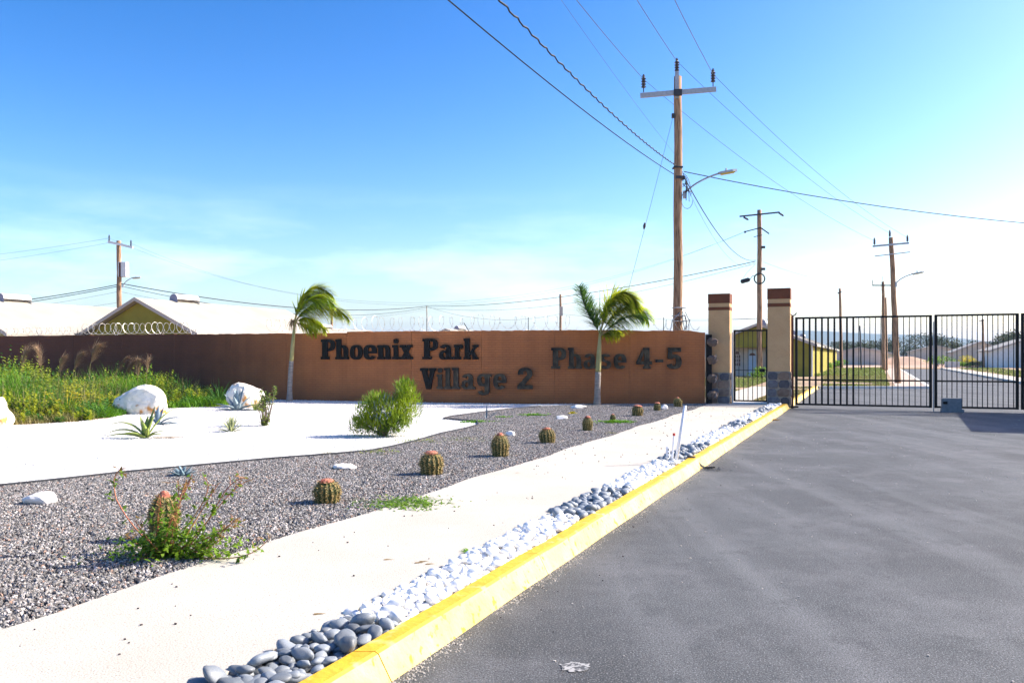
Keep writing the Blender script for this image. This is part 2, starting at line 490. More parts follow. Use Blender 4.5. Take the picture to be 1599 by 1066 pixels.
def wall_mat():
    """fine brick coursing on painted panels; Object coords: x along, z up"""
    m, n, l, p = newmat('terracotta painted brick')
    t = n.new('ShaderNodeTexCoord')
    sp = n.new('ShaderNodeSeparateXYZ'); l.new(t.outputs['Object'], sp.inputs[0])
    cb = n.new('ShaderNodeCombineXYZ'); l.new(sp.outputs['X'], cb.inputs['X']); l.new(sp.outputs['Z'], cb.inputs['Y'])
    br = n.new('ShaderNodeTexBrick')
    br.inputs['Color1'].default_value = (0.46, 0.155, 0.046, 1)
    br.inputs['Color2'].default_value = (0.435, 0.146, 0.043, 1)
    br.inputs['Mortar'].default_value = (0.36, 0.118, 0.037, 1)
    br.inputs['Scale'].default_value = 1.0
    br.inputs['Mortar Size'].default_value = 0.007
    br.inputs['Mortar Smooth'].default_value = 0.4
    br.inputs['Brick Width'].default_value = 0.228
    br.inputs['Row Height'].default_value = 0.076
    l.new(cb.outputs[0], br.inputs['Vector'])
    ns = n.new('ShaderNodeTexNoise'); ns.inputs['Scale'].default_value = 1.1; ns.inputs['Detail'].default_value = 7
    l.new(t.outputs['Object'], ns.inputs['Vector'])
    mr_ = n.new('ShaderNodeMapRange'); mr_.inputs['From Min'].default_value = 0.3; mr_.inputs['From Max'].default_value = 0.7
    mr_.inputs['To Min'].default_value = 0.84; mr_.inputs['To Max'].default_value = 1.12
    l.new(ns.outputs['Fac'], mr_.inputs['Value'])
    # shade painted into the left stretch, fading out over a few metres
    ge = n.new('ShaderNodeNewGeometry'); gs = n.new('ShaderNodeSeparateXYZ'); l.new(ge.outputs['Position'], gs.inputs[0])
    wn_ = n.new('ShaderNodeTexNoise'); wn_.inputs['Scale'].default_value = 0.8; wn_.inputs['Detail'].default_value = 5
    l.new(ge.outputs['Position'], wn_.inputs['Vector'])
    ad = n.new('ShaderNodeMath'); ad.operation = 'MULTIPLY_ADD'; ad.inputs[1].default_value = 2.2
    l.new(wn_.outputs['Fac'], ad.inputs[0]); l.new(gs.outputs['X'], ad.inputs[2])
    wr = n.new('ShaderNodeMapRange'); wr.interpolation_type = 'SMOOTHSTEP'
    wr.inputs['From Min'].default_value = -10.9; wr.inputs['From Max'].default_value = -5.6
    l.new(ad.outputs[0], wr.inputs['Value'])
    wc = n.new('ShaderNodeMix'); wc.data_type = 'RGBA'
    wc.inputs['A'].default_value = (0.36, 0.32, 0.48, 1); wc.inputs['B'].default_value = (1, 1, 1, 1)
    l.new(wr.outputs[0], wc.inputs['Factor'])
    # vertical streaks, darker towards the foot
    sm = n.new('ShaderNodeMapping'); sm.inputs['Scale'].default_value = (3.2, 3.2, 0.28); l.new(ge.outputs['Position'], sm.inputs[0])
    sn = n.new('ShaderNodeTexNoise'); sn.inputs['Scale'].default_value = 1.0; sn.inputs['Detail'].default_value = 6; l.new(sm.outputs[0], sn.inputs['Vector'])
    sr = n.new('ShaderNodeMapRange'); sr.inputs['From Min'].default_value = 0.35; sr.inputs['From Max'].default_value = 0.68
    sr.inputs['To Min'].default_value = 1.0; sr.inputs['To Max'].default_value = 0.86; l.new(sn.outputs['Fac'], sr.inputs['Value'])
    fz = n.new('ShaderNodeMath'); fz.operation = 'MULTIPLY_ADD'; fz.inputs[1].default_value = 0.9; l.new(sn.outputs['Fac'], fz.inputs[0]); l.new(gs.outputs['Z'], fz.inputs[2])
    fr_ = n.new('ShaderNodeMapRange'); fr_.inputs['From Min'].default_value = 0.45; fr_.inputs['From Max'].default_value = 1.15
    fr_.inputs['To Min'].default_value = 0.80; fr_.inputs['To Max'].default_value = 1.0; l.new(fz.outputs[0], fr_.inputs['Value'])
    fm = n.new('ShaderNodeMath'); fm.operation = 'MULTIPLY'; l.new(sr.outputs[0], fm.inputs[0]); l.new(fr_.outputs[0], fm.inputs[1])
    mc = n.new('ShaderNodeMix'); mc.data_type = 'RGBA'; mc.blend_type = 'MULTIPLY'; mc.inputs['Factor'].default_value = 1
    l.new(br.outputs['Color'], mc.inputs['A']); l.new(wc.outputs['Result'], mc.inputs['B'])
    hv = n.new('ShaderNodeHueSaturation'); l.new(mc.outputs['Result'], hv.inputs['Color']); l.new(mr_.outputs[0], hv.inputs['Value'])
    h3 = n.new('ShaderNodeHueSaturation'); l.new(hv.outputs[0], h3.inputs['Color']); l.new(fm.outputs[0], h3.inputs['Value'])
    l.new(h3.outputs[0], p.inputs['Base Color'])
    p.inputs['Roughness'].default_value = 0.85
    b = n.new('ShaderNodeBump'); b.inputs['Strength'].default_value = 0.8; b.inputs['Distance'].default_value = 0.006; b.invert = True
    l.new(br.outputs['Fac'], b.inputs['Height']); l.new(b.outputs[0], p.inputs['Normal'])
    return m
M['wall'] = wall_mat()

def gravel_mat():
    m, n, l, p = newmat('crushed grey gravel')
    oi = n.new('ShaderNodeObjectInfo')
    c = n.new('ShaderNodeValToRGB'); c.color_ramp.interpolation = 'CONSTANT'
    e = c.color_ramp.elements
    cols = [(0.0, (0.108, 0.103, 0.098)), (0.2, (0.178, 0.169, 0.158)), (0.42, (0.245, 0.234, 0.220)), (0.6, (0.08, 0.072, 0.068)),
            (0.74, (0.325, 0.31, 0.288)), (0.88, (0.48, 0.44, 0.42)), (0.95, (0.30, 0.20, 0.15))]
    e[0].position, e[0].color = 0.0, (*cols[0][1], 1)
    e[1].position, e[1].color = cols[1][0], (*cols[1][1], 1)
    for q, cc in cols[2:]:
        k = e.new(q); k.color = (*cc, 1)
    l.new(oi.outputs['Random'], c.inputs[0]); l.new(c.outputs[0], p.inputs['Base Color'])
    p.inputs['Roughness'].default_value = 0.85
    return m
M['gravel'] = gravel_mat()

# ------------------------------------------------------------------ ground, road, kerb, paving
Yj = 41.0
def rx(Y): return 20.4 + 0.44 * (Y - 40.6)      # left edge of the road beyond the jog
def rr(Y): return 30.6 + 0.43 * (Y - 50.5)      # its right edge
left = [(-4500, -60), (kx(-60, -0.10), -60), (kx(Yj, -0.10), Yj), (rx(Yj), Yj), (rx(105), 105), (rx(105), 140), (-4500, 140)]
right = [(rr(-60), -60), (4500, -60), (4500, 140), (rr(105), 140), (rr(105), 105)]
far = [(-4500, 140), (rx(105), 140), (rr(105), 140), (4500, 140), (4500, 6000), (-4500, 6000)]
back = [(-4500, -2500), (4500, -2500), (4500, -60), (-4500, -60)]
gap = [(rx(105), 105), (rr(105), 105), (rr(105), 140), (rx(105), 140)]
sheet('ground', [left, right, far, back, gap], 0.10, M['dirt'])
sheet('road', [[(kx(-60, -0.3), -60), (rr(-60) + 1, -60), (rr(106) + 1, 106), (rx(106) - 1, 106), (rx(42) - 1, 42.5), (kx(42.5, -0.3), 42.5)]], 0.0, M['asphalt'])

# yellow kerb cast in lengths, battered road face
def kerb_piece(Y0, Y1, m, parent, dip=0.0):
    b = MB()
    prof = [(0.0, -0.01), (-0.050, 0.105), (-0.064, 0.138), (-0.080, 0.15), (-0.178, 0.15), (-0.19, 0.14), (-0.19, -0.01)]
    n = max(2, int((Y1 - Y0) / 0.35))
    vs = []
    for i in range(n + 1):
        Y = Y0 + (Y1 - Y0) * i / n
        w = 0.004 * math.sin(Y * 3.1) + 0.003 * math.sin(Y * 7.7)
        zz = 0.003 * math.sin(Y * 4.3 + 1)
        for x, z in prof:
            vs.append((kx(Y) + x * 1.086 + w, Y, z + (zz - dip if z > 0.05 else 0)))
    k = len(prof)
    fs = []; mi = []
    for i in range(n):
        for j in range(k - 1):
            a = i * k + j
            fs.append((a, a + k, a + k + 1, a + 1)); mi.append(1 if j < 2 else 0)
    mi += [0, 0]
    fs.append(tuple(range(k))); fs.append(tuple(reversed(range(n * k, n * k + k))))
    b.add(vs, fs); b.mi = mi
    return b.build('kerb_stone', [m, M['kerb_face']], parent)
kerb = tag(thing('kerb', (0, 0, 0), 'yellow painted concrete kerb between the pebble strip and the asphalt', 'kerb'))
Yk = -6.0
while Yk < 40.5:
    L = 2.02 if Yk < 24 else 3.0
    if Yk < 11.9 < Yk + L: L = 11.9 - Yk
    y1 = min(Yk + L, 40.9)
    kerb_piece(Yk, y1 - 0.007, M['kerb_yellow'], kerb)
    Yk = y1
# pale kerb across the jog and along both road edges beyond the gate
kw = thing('white_kerb', (0, 0, 0), 'pale kerb edging the grass corner beyond the big gate', 'kerb')
def kerb_line(a, b_, parent, m):
    a = Vector(a); b_ = Vector(b_); d = (b_ - a); L = d.length; n = max(1, int(L / 3.0)); ang = math.atan2(d.y, d.x)
    for i in range(n):
        q = a + d * ((i + 0.5) / n)
        x = MB(); x.box((q.x, q.y, 0.055), (L / n - 0.02, 0.20, 0.15), ang); x.build('kerb_stone', m, parent)
kerb_line((kx(Yj), Yj), (rx(Yj), Yj), kw, M['kerb_white'])
kerb_line((rx(Yj) + 0.02, Yj + 0.15), (rx(104), 104), kw, M['kerb_white'])
kw2 = thing('white_kerb', (0, 0, 0), 'pale kerb along the far right edge of the street beyond the gate', 'kerb')
kerb_line((rr(12), 12), (rr(104), 104), kw2, M['kerb_white'])

# sidewalk and beds (world outlines)
SW = lambda Y: -4.70 + 0.42 * Y                      # sidewalk / gravel line
def wob(Y): return 0.035 * math.sin(Y * 1.7) + 0.02 * math.sin(Y * 4.1 + 1)
swl = [(SW(Y) + wob(Y), Y) for Y in np.arange(-6, 26.3, 0.4)]
swr = [(kx(Y, -0.66), Y) for Y in np.arange(26.0, -6.1, -1.6)]
b = MB(); b.prism([(x, y) for x, y in swr[::-1]] + [(x, y) for x, y in swl[::-1]], 0.09, 0.122)
tag(b.build('sidewalk', M['sidewalk']), kind='structure')
sheet('path_beyond_gate', [[(kx(26.0, -3.2), 26.0), (kx(26.0, -1.5), 26.0), (kx(40.8, -1.5), 40.8), (kx(40.8, -3.2), 40.8)]], 0.115, M['sidewalk'])
sheet('far_footpath', [[(rx(41.3) - 1.7, 41.3), (rx(41.3) - 0.15, 41.3), (rx(104) - 0.15, 104), (rx(104) - 1.7, 104)]], 0.112, M['far_path'])
sheet('far_footpath_right', [[(rr(20) + 0.3, 20), (rr(20) + 1.6, 20), (rr(104) + 1.6, 104), (rr(104) + 0.3, 104)]], 0.112, M['sidewalk'])
sheet('pebble_strip_bed', [[(kx(-6, -0.66), -6), (kx(-6, -0.19), -6), (kx(25.4, -0.19), 25.4), (kx(25.4, -0.66), 25.4)]], 0.104, M['concrete'])

# white bed lower outline (towards the dark gravel), from left to the wall
WB = [(-9.2, 7.2), (-7.4, 8.5), (-5.83, 9.48), (-5.4, 9.95), (-4.9, 10.6), (-4.2, 11.25), (-3.49, 11.95), (-2.75, 12.5), (-2.23, 12.95), (-1.95, 13.6),
      (-1.70, 14.4), (-1.35, 15.9), (-0.95, 17.0), (-0.72, 17.9), (-0.80, 18.9), (-1.30, 19.35), (-1.62, 19.7), (-1.50, 20.4), (-1.22, 21.0), (-0.75, 22.0), (-0.3, 22.9), (0.35, 23.8), (1.0, 24.7), (2.1, 25.6), (2.4, 25.95)]
GB = [(-18, 15.4), (-13.5, 17.0), (-10.95, 17.8), (-10.4, 18.3), (-9.86, 18.9), (-9.7, 20.0), (-9.75, 20.5), (-9.95, 22.3), (-10.1, 23.5), (-9.3, 24.1), (-8.67, 24.4), (-8.5, 25.6), (-8.2, 26.8), (-8.4, 28.7)]
white_poly = WB + [(0, 25.95), (-2.9, 26.8), (-6.6, 28.0), (-8.4, 28.6)] + GB[::-1][1:] + [(-18, 7.2)]
grav_poly = [(x, y) for x, y in WB] + [(6.2, 25.95)] + [(SW(Y) + wob(Y) + 0.01, Y) for Y in np.arange(25.9, 1.0, -0.5)] + [(-9.2, 1.0)]
bw = sheet('white_gravel_bed', [white_poly], 0.114, M['white_gravel'])
bg_ = sheet('gravel_bed', [grav_poly], 0.107, M['gravel_bed'])

# black edging strip between the two beds
e = MB()
pts = []
for (x0, y0), (x1, y1) in zip(WB[:-3], WB[1:-2]):
    for k in range(4):
        t = k / 4; pts.append((x0 + (x1 - x0) * t, y0 + (y1 - y0) * t))
vs = []
for i, (x, y) in enumerate(pts):
    j = min(i + 1, len(pts) - 1); h = max(i - 1, 0)
    d = Vector((pts[j][0] - pts[h][0], pts[j][1] - pts[h][1])).normalized(); nn = Vector((-d.y, d.x)) * 0.011
    for s_, z in ((-1, 0.1), (-1, 0.148), (1, 0.148), (1, 0.1)):
        vs.append((x + nn.x * s_, y + nn.y * s_, z))
fs = []
for i in range(len(pts) - 1):
    for k in range(3):
        fs.append((i * 4 + k, i * 4 + k + 1, i * 4 + 4 + k + 1, i * 4 + 4 + k))
e.add(vs, fs)
tag(e.build('edging_strip', M['dark_metal']), 'thin black edging strip between the white bed and the grey gravel', 'edging')

# crushed gravel as stuff (geometry nodes scattering a small stone over the bed)
def scatter(name, polys, z, m, density, size, seed=1, amp=0.5, flat=0.7):
    b = MB()
    for poly in polys:
        b.add([(x, y, z) for x, y in poly], [tuple(range(len(poly)))])
    o = b.build(name, m)
    ng = bpy.data.node_groups.new(name + ' scatter', 'GeometryNodeTree')
    ng.interface.new_socket('Geometry', in_out='INPUT', socket_type='NodeSocketGeometry')
    ng.interface.new_socket('Geometry', in_out='OUTPUT', socket_type='NodeSocketGeometry')
    N = ng.nodes; L_ = ng.links
    gi = N.new('NodeGroupInput'); go = N.new('NodeGroupOutput')
    tri = N.new('GeometryNodeTriangulate')
    dp = N.new('GeometryNodeDistributePointsOnFaces')
    dp.inputs['Density'].default_value = density; dp.inputs['Seed'].default_value = seed
    ico = N.new('GeometryNodeMeshIcoSphere'); ico.inputs['Radius'].default_value = size; ico.inputs['Subdivisions'].default_value = 1
    sp = N.new('GeometryNodeSetPosition')
    rv = N.new('FunctionNodeRandomValue'); rv.data_type = 'FLOAT_VECTOR'
    rv.inputs[0].default_value = (-size * amp,) * 3; rv.inputs[1].default_value = (size * amp,) * 3
    smt = N.new('GeometryNodeSetMaterial'); smt.inputs['Material'].default_value = m
    ip = N.new('GeometryNodeInstanceOnPoints')
    r1 = N.new('FunctionNodeRandomValue'); r1.data_type = 'FLOAT_VECTOR'; r1.inputs[1].default_value = (6.28, 6.28, 6.28)
    r2 = N.new('FunctionNodeRandomValue'); r2.data_type = 'FLOAT_VECTOR'
    r2.inputs[0].default_value = (0.55, 0.55, 0.45); r2.inputs[1].default_value = (1.35, 1.1, 1.0)
    L_.new(gi.outputs[0], tri.inputs[0]); L_.new(tri.outputs[0], dp.inputs['Mesh'])
    L_.new(dp.outputs['Points'], ip.inputs['Points'])
    L_.new(ico.outputs['Mesh'], sp.inputs['Geometry']); L_.new(rv.outputs[0], sp.inputs['Offset'])
    L_.new(sp.outputs[0], smt.inputs[0]); L_.new(smt.outputs[0], ip.inputs['Instance'])
    L_.new(r1.outputs[0], ip.inputs['Rotation']); L_.new(r2.outputs[0], ip.inputs['Scale'])
    L_.new(ip.outputs[0], go.inputs[0])
    md = o.modifiers.new('scatter', 'NODES'); md.node_group = ng
    return tag(o, kind='stuff')
near = [p for p in grav_poly]
g1 = scatter('gravel', [grav_poly], 0.116, M['gravel'], 2700, 0.0135, 3)
tag(g1, 'crushed pinkish grey gravel covering the cactus bed')
g3 = scatter('white_chips', [white_poly], 0.117, M['rock_white'], 130, 0.013, 5)
tag(g3, 'white stone chips of the bright bed')

# ------------------------------------------------------------------ hills
b = MB()
prof_px = [(-1200, 552), (0, 548), (700, 536), (1000, 524), (1180, 518), (1240, 515.5), (1300, 518), (1345, 520), (1400, 522), (1450, 523.5), (1500, 528), (1545, 534), (1575, 537), (1620, 540), (1700, 545), (1900, 549), (2600, 552)]
D = 3000
n = 260
top = []
for i in range(n + 1):
    px = -1200 + 3800 * i / n
    for (a, ya), (c, yc) in zip(prof_px, prof_px[1:]):
        if a <= px <= c:
            t = (px - a) / (c - a); py = ya + (yc - ya) * t; break
    py += 0.9 * mnoise.noise(Vector((px * 0.012, 0, 0))) + 0.35 * mnoise.noise(Vector((px * 0.06, 3, 0)))
    top.append((px, py))
rows = 10
vs = []
for (px, py) in top:
    x = (px - CX) / F
    ztop = CAMZ + (HOR - py) / F * D
    for k in range(rows + 1):
        t = k / rows
        Yr = D - 700 * (1 - t)
        z = ztop * (t ** 1.3) * (1 + 0.12 * math.sin(t * 3.14) * mnoise.noise(Vector((px * 0.02, t * 3, 5)))) - 2 * (1 - t)
        vs.append((x * D * (0.92 + 0.08 * t), Yr, z))
    vs.append((x * D * 1.05, D + 900, -5))
fs = []
k = rows + 2
for i in range(n):
    for j in range(k - 1):
        fs.append((i * k + j, (i + 1) * k + j, (i + 1) * k + j + 1, i * k + j + 1))
b.add(vs, fs)
tag(b.build('hills', M['hill'], smooth=True), kind='structure')

# ------------------------------------------------------------------ boundary wall
WL = [(-27.5, 35.6), (-20.3, 33.0), (-16.0, 31.2), (-12.5, 30.0), (-9.5, 29.1), (-6.6, 28.0), (-2.9, 26.8), (0.0, 26.15), (3.0, 26.0), (6.03, 26.0)]
WTOP = 2.39
def wall_len():
    acc = [0.0]
    for (x0, y0), (x1, y1) in zip(WL, WL[1:]):
        acc.append(acc[-1] + math.hypot(x1 - x0, y1 - y0))
    return acc
WACC = wall_len()
def wall_at(s):
    for i in range(len(WL) - 1):
        if s <= WACC[i + 1] or i == len(WL) - 2:
            t = (s - WACC[i]) / (WACC[i + 1] - WACC[i])
            return WL[i][0] + (WL[i + 1][0] - WL[i][0]) * t, WL[i][1] + (WL[i + 1][1] - WL[i][1]) * t
def wall_hit(px):
    """distance along the wall where the sight line through column px meets it"""
    r_ = (px - CX) / F
    lo_, hi_ = 0.0, WACC[-1]
    for _ in range(50):
        mid = (lo_ + hi_) / 2
        x, y = wall_at(mid)
        if x / y < r_: lo_ = mid
        else: hi_ = mid
    return lo_
wall = thing('boundary_wall', (0, 26, 0.1), 'long terracotta brick boundary wall carrying the dark lettering', 'wall')
total = WACC[-1]
npan = 15
H = WTOP - 0.06
for i in range(npan):
    s0 = total * i / npan; s1 = total * (i + 1) / npan
    x0, y0 = wall_at(s0); x1, y1 = wall_at(s1)
    ang = math.atan2(y1 - y0, x1 - x0)
    L = math.hypot(x1 - x0, y1 - y0) - (0.008 if i < npan - 1 else 0)
    dz = [0.0, .01, -.01, 0, .0, -.01, .0, -.015, -.01, -.02, .02, .015, .02, .03, .01][i] + random.uniform(-.004, .004)
    nx = 26
    zs = []
    z = 0.0
    rows_ = []
    while z < H + dz - 0.09:
        rows_ += [(z, 0.0022), (z + 0.006, 0.0), (z + 0.070, 0.0), (z + 0.0755, 0.0022)]
        z += 0.076
    b = MB()
    vs = []; fs = []
    kz = len(rows_) + 1
    jag = [dz + random.uniform(-0.006, 0.010) + 0.014 * mnoise.noise(Vector((s0 + L * q / nx, 1.7, 0)) * 2.3) for q in range(nx + 1)]
    if i == npan - 1:
        for q in range(nx - 4, nx + 1): jag[q] -= 0.03 + 0.012 * (q - nx + 4)
    for q in range(nx + 1):
        x = L * q / nx
        for (zz, yy) in rows_: vs.append((x, yy, zz))
        vs.append((x, 0.0, H + jag[q]))
    for q in range(nx):
        for j in range(kz - 1):
            a = q * kz + j
            fs.append((a, a + kz, a + kz + 1, a + 1))
    b.add(vs, fs)
    # top, back, ends
    vs = []
    for q in range(nx + 1):
        x = L * q / nx
        vs += [(x, 0.0, H + jag[q]), (x, 0.15, H + jag[q] + 0.004), (x, 0.15, 0)]
    fs = []
    for q in range(nx):
        a = q * 3
        fs += [(a, a + 3, a + 4, a + 1), (a + 1, a + 4, a + 5, a + 2)]
    b.add(vs, fs)
    for x, q in ((0, 0), (L, nx)):
        b.add([(x, 0.004, 0), (x, 0.15, 0), (x, 0.15, H + jag[q]), (x, 0.0, H + jag[q])], [(0, 1, 2, 3)] if x else [(3, 2, 1, 0)])
    o = b.build('wall_panel', M['wall'], wall)
    o.location = (x0 - 0, y0 - 26, -0.04)
    o.rotation_euler = (0, 0, ang)
    pxm = CX + F * ((x0 + x1) / 2) / ((y0 + y1) / 2)
    if pxm < 345: o['label'] = 'brown wall panel with shade painted in'

# ------------------------------------------------------------------ lettering
def arcband(cx, cy, rx_, ry_, t, tv, a0, a1, n=14):
    out = []
    for i in range(n):
        p, q = [R(a0 + (a1 - a0) * k_ / n) for k_ in (i, i + 1)]
        def pt(a, x, y):
            c, s_ = math.cos(a), math.sin(a)
            f_ = 0.80
            return (cx + x * math.copysign(abs(c) ** f_, c), cy + y * math.copysign(abs(s_) ** f_, s_))
        out.append((pt(p, rx_, ry_), pt(q, rx_, ry_), pt(q, rx_ - t, ry_ - tv), pt(p, rx_ - t, ry_ - tv)))
    return out
def rect(x0, y0, x1, y1): return [((x0, y0), (x1, y0), (x1, y1), (x0, y1))]
def A(*a, **k): return [arcband(*a, **k)]
def B(*a): return [rect(*a)]
def Q(*p): return [[p]]
GL = {}
GL['P'] = (0.70, B(.07, 0, .33, 1) + B(0, 0, .42, .13) + B(0, .87, .36, 1) + B(.3, .41, .38, .54) + B(.3, .87, .38, 1) + A(.37, .705, .33, .295, .22, .13, -90, 90))
GL['h'] = (0.66, B(.05, 0, .28, 1) + B(0, 0, .33, .12) + B(0, .88, .2, 1) + A(.33, .40, .29, .31, .22, .14, 0, 100) + B(.40, 0, .62, .42) + B(.36, 0, .66, .12))
GL['n'] = (0.66, B(.05, 0, .28, .70) + B(0, 0, .33, .12) + B(0, .58, .2, .70) + A(.33, .40, .29, .31, .22, .14, 0, 100) + B(.40, 0, .62, .42) + B(.36, 0, .66, .12))
GL['o'] = (0.58, A(.29, .35, .29, .365, .20, .125, 0, 360, n=28))
GL['e'] = (0.60, A(.30, .35, .30, .365, .20, .125, 0, 322, n=26) + B(.16, .29, .60, .405))
GL['a'] = (0.66, A(.29, .47, .26, .245, .2, .12, 0, 165) + B(.33, .0, .55, .5) + B(.33, 0, .66, .12) + A(.25, .205, .25, .22, .19, .10, 20, 340, n=20))
GL['g'] = (0.66, A(.28, .42, .28, .29, .19, .12, 0, 360, n=22) + B(.35, -.08, .57, .70) + B(.5, .57, .66, .70) + A(.30, -.05, .27, .23, .2, .12, 190, 360))
GL['i'] = (0.36, B(.07, 0, .30, .70) + B(0, 0, .36, .12) + B(0, .58, .2, .70) + A(.185, .89, .13, .12, .125, .115, 0, 360, n=14))
GL['l'] = (0.36, B(.07, 0, .30, 1.0) + B(0, 0, .36, .12) + B(0, .88, .2, 1.0))
GL['r'] = (0.50, B(.05, 0, .28, .70) + B(0, 0, .38, .12) + B(0, .58, .2, .70) + A(.36, .44, .14, .27, .14, .17, 20, 150))
GL['k'] = (0.70, B(.05, 0, .28, 1) + B(0, 0, .33, .12) + B(0, .88, .2, 1) + Q((.26, .28), (.52, .62), (.66, .62), (.28, .14)) + Q((.34, .40), (.42, .52), (.70, .0), (.46, .0)) + B(.42, .58, .70, .70) + B(.42, 0, .70, .10))
GL['x'] = (0.70, Q((.06, .66), (.30, .66), (.64, .04), (.38, .04)) + Q((.40, .66), (.62, .66), (.30, .04), (.08, .04)) + B(0, .58, .32, .70) + B(.38, .58, .68, .70) + B(0, 0, .32, .12) + B(.36, 0, .70, .12))
GL['V'] = (0.78, Q((.06, .93), (.32, .93), (.50, .0), (.30, .0)) + Q((.48, .93), (.72, .93), (.52, .0), (.36, .0)) + B(0, .87, .38, 1) + B(.44, .87, .78, 1))
GL['s'] = (0.58, A(.29, .515, .25, .195, .19, .12, 20, 270) + A(.29, .195, .27, .205, .19, .12, -160, 90))
GL['2'] = (0.70, A(.35, .70, .33, .30, .24, .15, -20, 185) + Q((.0, .16), (.30, .16), (.66, .60), (.42, .64)) + B(0, 0, .70, .19))
GL['4'] = (0.78, B(.40, 0, .66, 1) + Q((.0, .30), (.20, .30), (.48, 1.0), (.34, 1.0)) + B(0, .20, .78, .36) + B(.34, 0, .72, .12))
GL['-'] = (0.40, B(0, .30, .40, .44))
GL['5'] = (0.72, B(.08, .80, .68, 1) + B(.08, .5, .28, .9) + A(.36, .33, .35, .345, .25, .16, -160, 120, n=20) + B(.10, .46, .30, .6))
def letter(ch, parent, px0, px1, base_py, cap_m, out=0.02, depth=0.06, m='letter'):
    w, pieces = GL[ch]
    s0, s1 = wall_hit(px0), wall_hit(px1)
    x0, y0 = wall_at(s0); x1, y1 = wall_at(s1)
    d = Vector((x1 - x0, y1 - y0, 0)); Lw = d.length; d.normalize()
    nrm = Vector((d.y, -d.x, 0))
    ym = (y0 + y1) / 2
    zb = CAMZ + (HOR - base_py) / F * ym
    bb = MB()
    sxx = Lw / w
    for pi, piece in enumerate(pieces):
        fr = depth - 0.0016 * pi
        for poly in piece:
            area = sum(poly[i_][0] * poly[(i_ + 1) % len(poly)][1] - poly[(i_ + 1) % len(poly)][0] * poly[i_][1] for i_ in range(len(poly)))
            if area < 0: poly = poly[::-1]
            nv = len(poly)
            vs_ = [(px_ * sxx, -fr, py_ * cap_m) for px_, py_ in poly] + [(px_ * sxx, 0, py_ * cap_m) for px_, py_ in poly]
            bb.add(vs_, [tuple(range(nv))], 0)
            bb.add(vs_, [(i_, nv + i_, nv + (i_ + 1) % nv, (i_ + 1) % nv) for i_ in range(nv)], 1)
    o = bb.build('letter', [M[m], M['letter_side']], parent)
    loc = Vector((x0, y0, zb)) + nrm * out
    o.location = loc - parent.location
    o.rotation_euler = (0, 0, math.atan2(d.y, d.x))
    return o
def pxz(x): return 480 + x / 4.208
def pxb(x): return 840 + x / 4.844
sg = thing('wall_lettering', (-3, 26.8, 1.2), 'two lines of large glossy black letters on the middle of the wall', 'lettering')
for ch, a, c in (('P', 95, 186), ('h', 190, 277), ('o', 286, 367), ('e', 374, 461), ('n', 465, 553), ('i', 563, 608), ('x', 612, 697),
                 ('P', 760, 860), ('a', 868, 962), ('r', 966, 1028), ('k', 1030, 1126)):
    letter(ch, sg, pxz(a), pxz(c), 561.0, 0.665)
for ch, a, c in (('V', 744, 850), ('i', 853, 895), ('l', 903, 947), ('l', 953, 1004), ('a', 1016, 1106), ('g', 1118, 1212), ('e', 1224, 1311), ('2', 1380, 1482)):
    letter(ch, sg, pxz(a), pxz(c), 607.3, 0.675, m='letter_reflect' if a > 850 else 'letter')
sg2 = thing('wall_lettering', (3.5, 25.9, 1.2), 'dark letters and digits with brown reflections painted in, right end of the wall', 'lettering')
for ch, a, c in (('P', 100, 214), ('h', 226, 333), ('a', 345, 448), ('s', 462, 556), ('e', 572, 668), ('4', 742, 860), ('-', 887, 946), ('5', 966, 1086)):
    letter(ch, sg2, pxb(a), pxb(c), 575.6, 0.655, m='letter_reflect')

# ------------------------------------------------------------------ razor wire on the wall
rz_ = thing('razor_wire', (-14, 30.5, 2.4), 'pale coil of razor wire in front of the green gable behind the wall', 'razor wire')
def coil(s0, s1, rad, pitch, irregular, thick, parent, back=0.35, zc=None):
    b = MB(); pts = []
    nT = int((s1 - s0) / pitch)
    ph = 0
    for i in range(nT * 18):
        t = i / 18.0
        s = s0 + t * pitch + irregular * 0.5 * mnoise.noise(Vector((t * 0.7, 4.0, 0)))
        rr_ = rad * (1 + irregular * mnoise.noise(Vector((t * 0.45, 9.0, 0))))
        x, y = wall_at(min(max(s, 0), WACC[-1]))
        a = 2 * math.pi * t
        z = WTOP + 0.03 + rad * 0.92 + rr_ * math.sin(a) * 0.92
        off = rr_ * math.cos(a)
        # the loops lean over along the wall
        pts.append(Vector((x + off * 0.50, y + back * 0.4 + off * 0.55, z - parent.location.z)) - Vector((parent.location.x, parent.location.y, 0)))
    b.tube(pts, thick, 4)
    # barbs
    for i in range(0, len(pts), 3):
        p = pts[i]
        b.box(p, (0.045, 0.012, 0.012), Matrix.Rotation(random.random() * 3, 3, 'Y'))
    return b.build('wire_coil', M['razor'], parent)
coil(wall_hit(128), wall_hit(302), 0.215, 0.27, 0.22, 0.0085, rz_)
coil(wall_hit(-60), wall_hit(126), 0.16, 0.32, 0.35, 0.006, rz_)
for px in (60, 180, 251, 300):
    x, y = wall_at(wall_hit(px))
    b = MB()
    b.tube([(x + 14, y - 30.5 + 0.07, -0.1), (x + 14 - 0.11, y - 30.5 + .07, 0.17)], 0.011, 4)
    b.tube([(x + 14, y - 30.5 + 0.08, -0.1), (x + 14 + 0.11, y - 30.5 + .08, 0.17)], 0.011, 4)
    b.build('bracket', M['razor'], rz_)
rz2 = thing('razor_wire', (-2, 26.8, 2.4), 'faint loose loops of razor wire above the lettering on the wall', 'razor wire')
coil(wall_hit(415), wall_hit(900), 0.25, 0.34, 0.45, 0.0048, rz2)
coil(wall_hit(1018), wall_hit(1095), 0.18, 0.36, 0.5, 0.006, rz2)
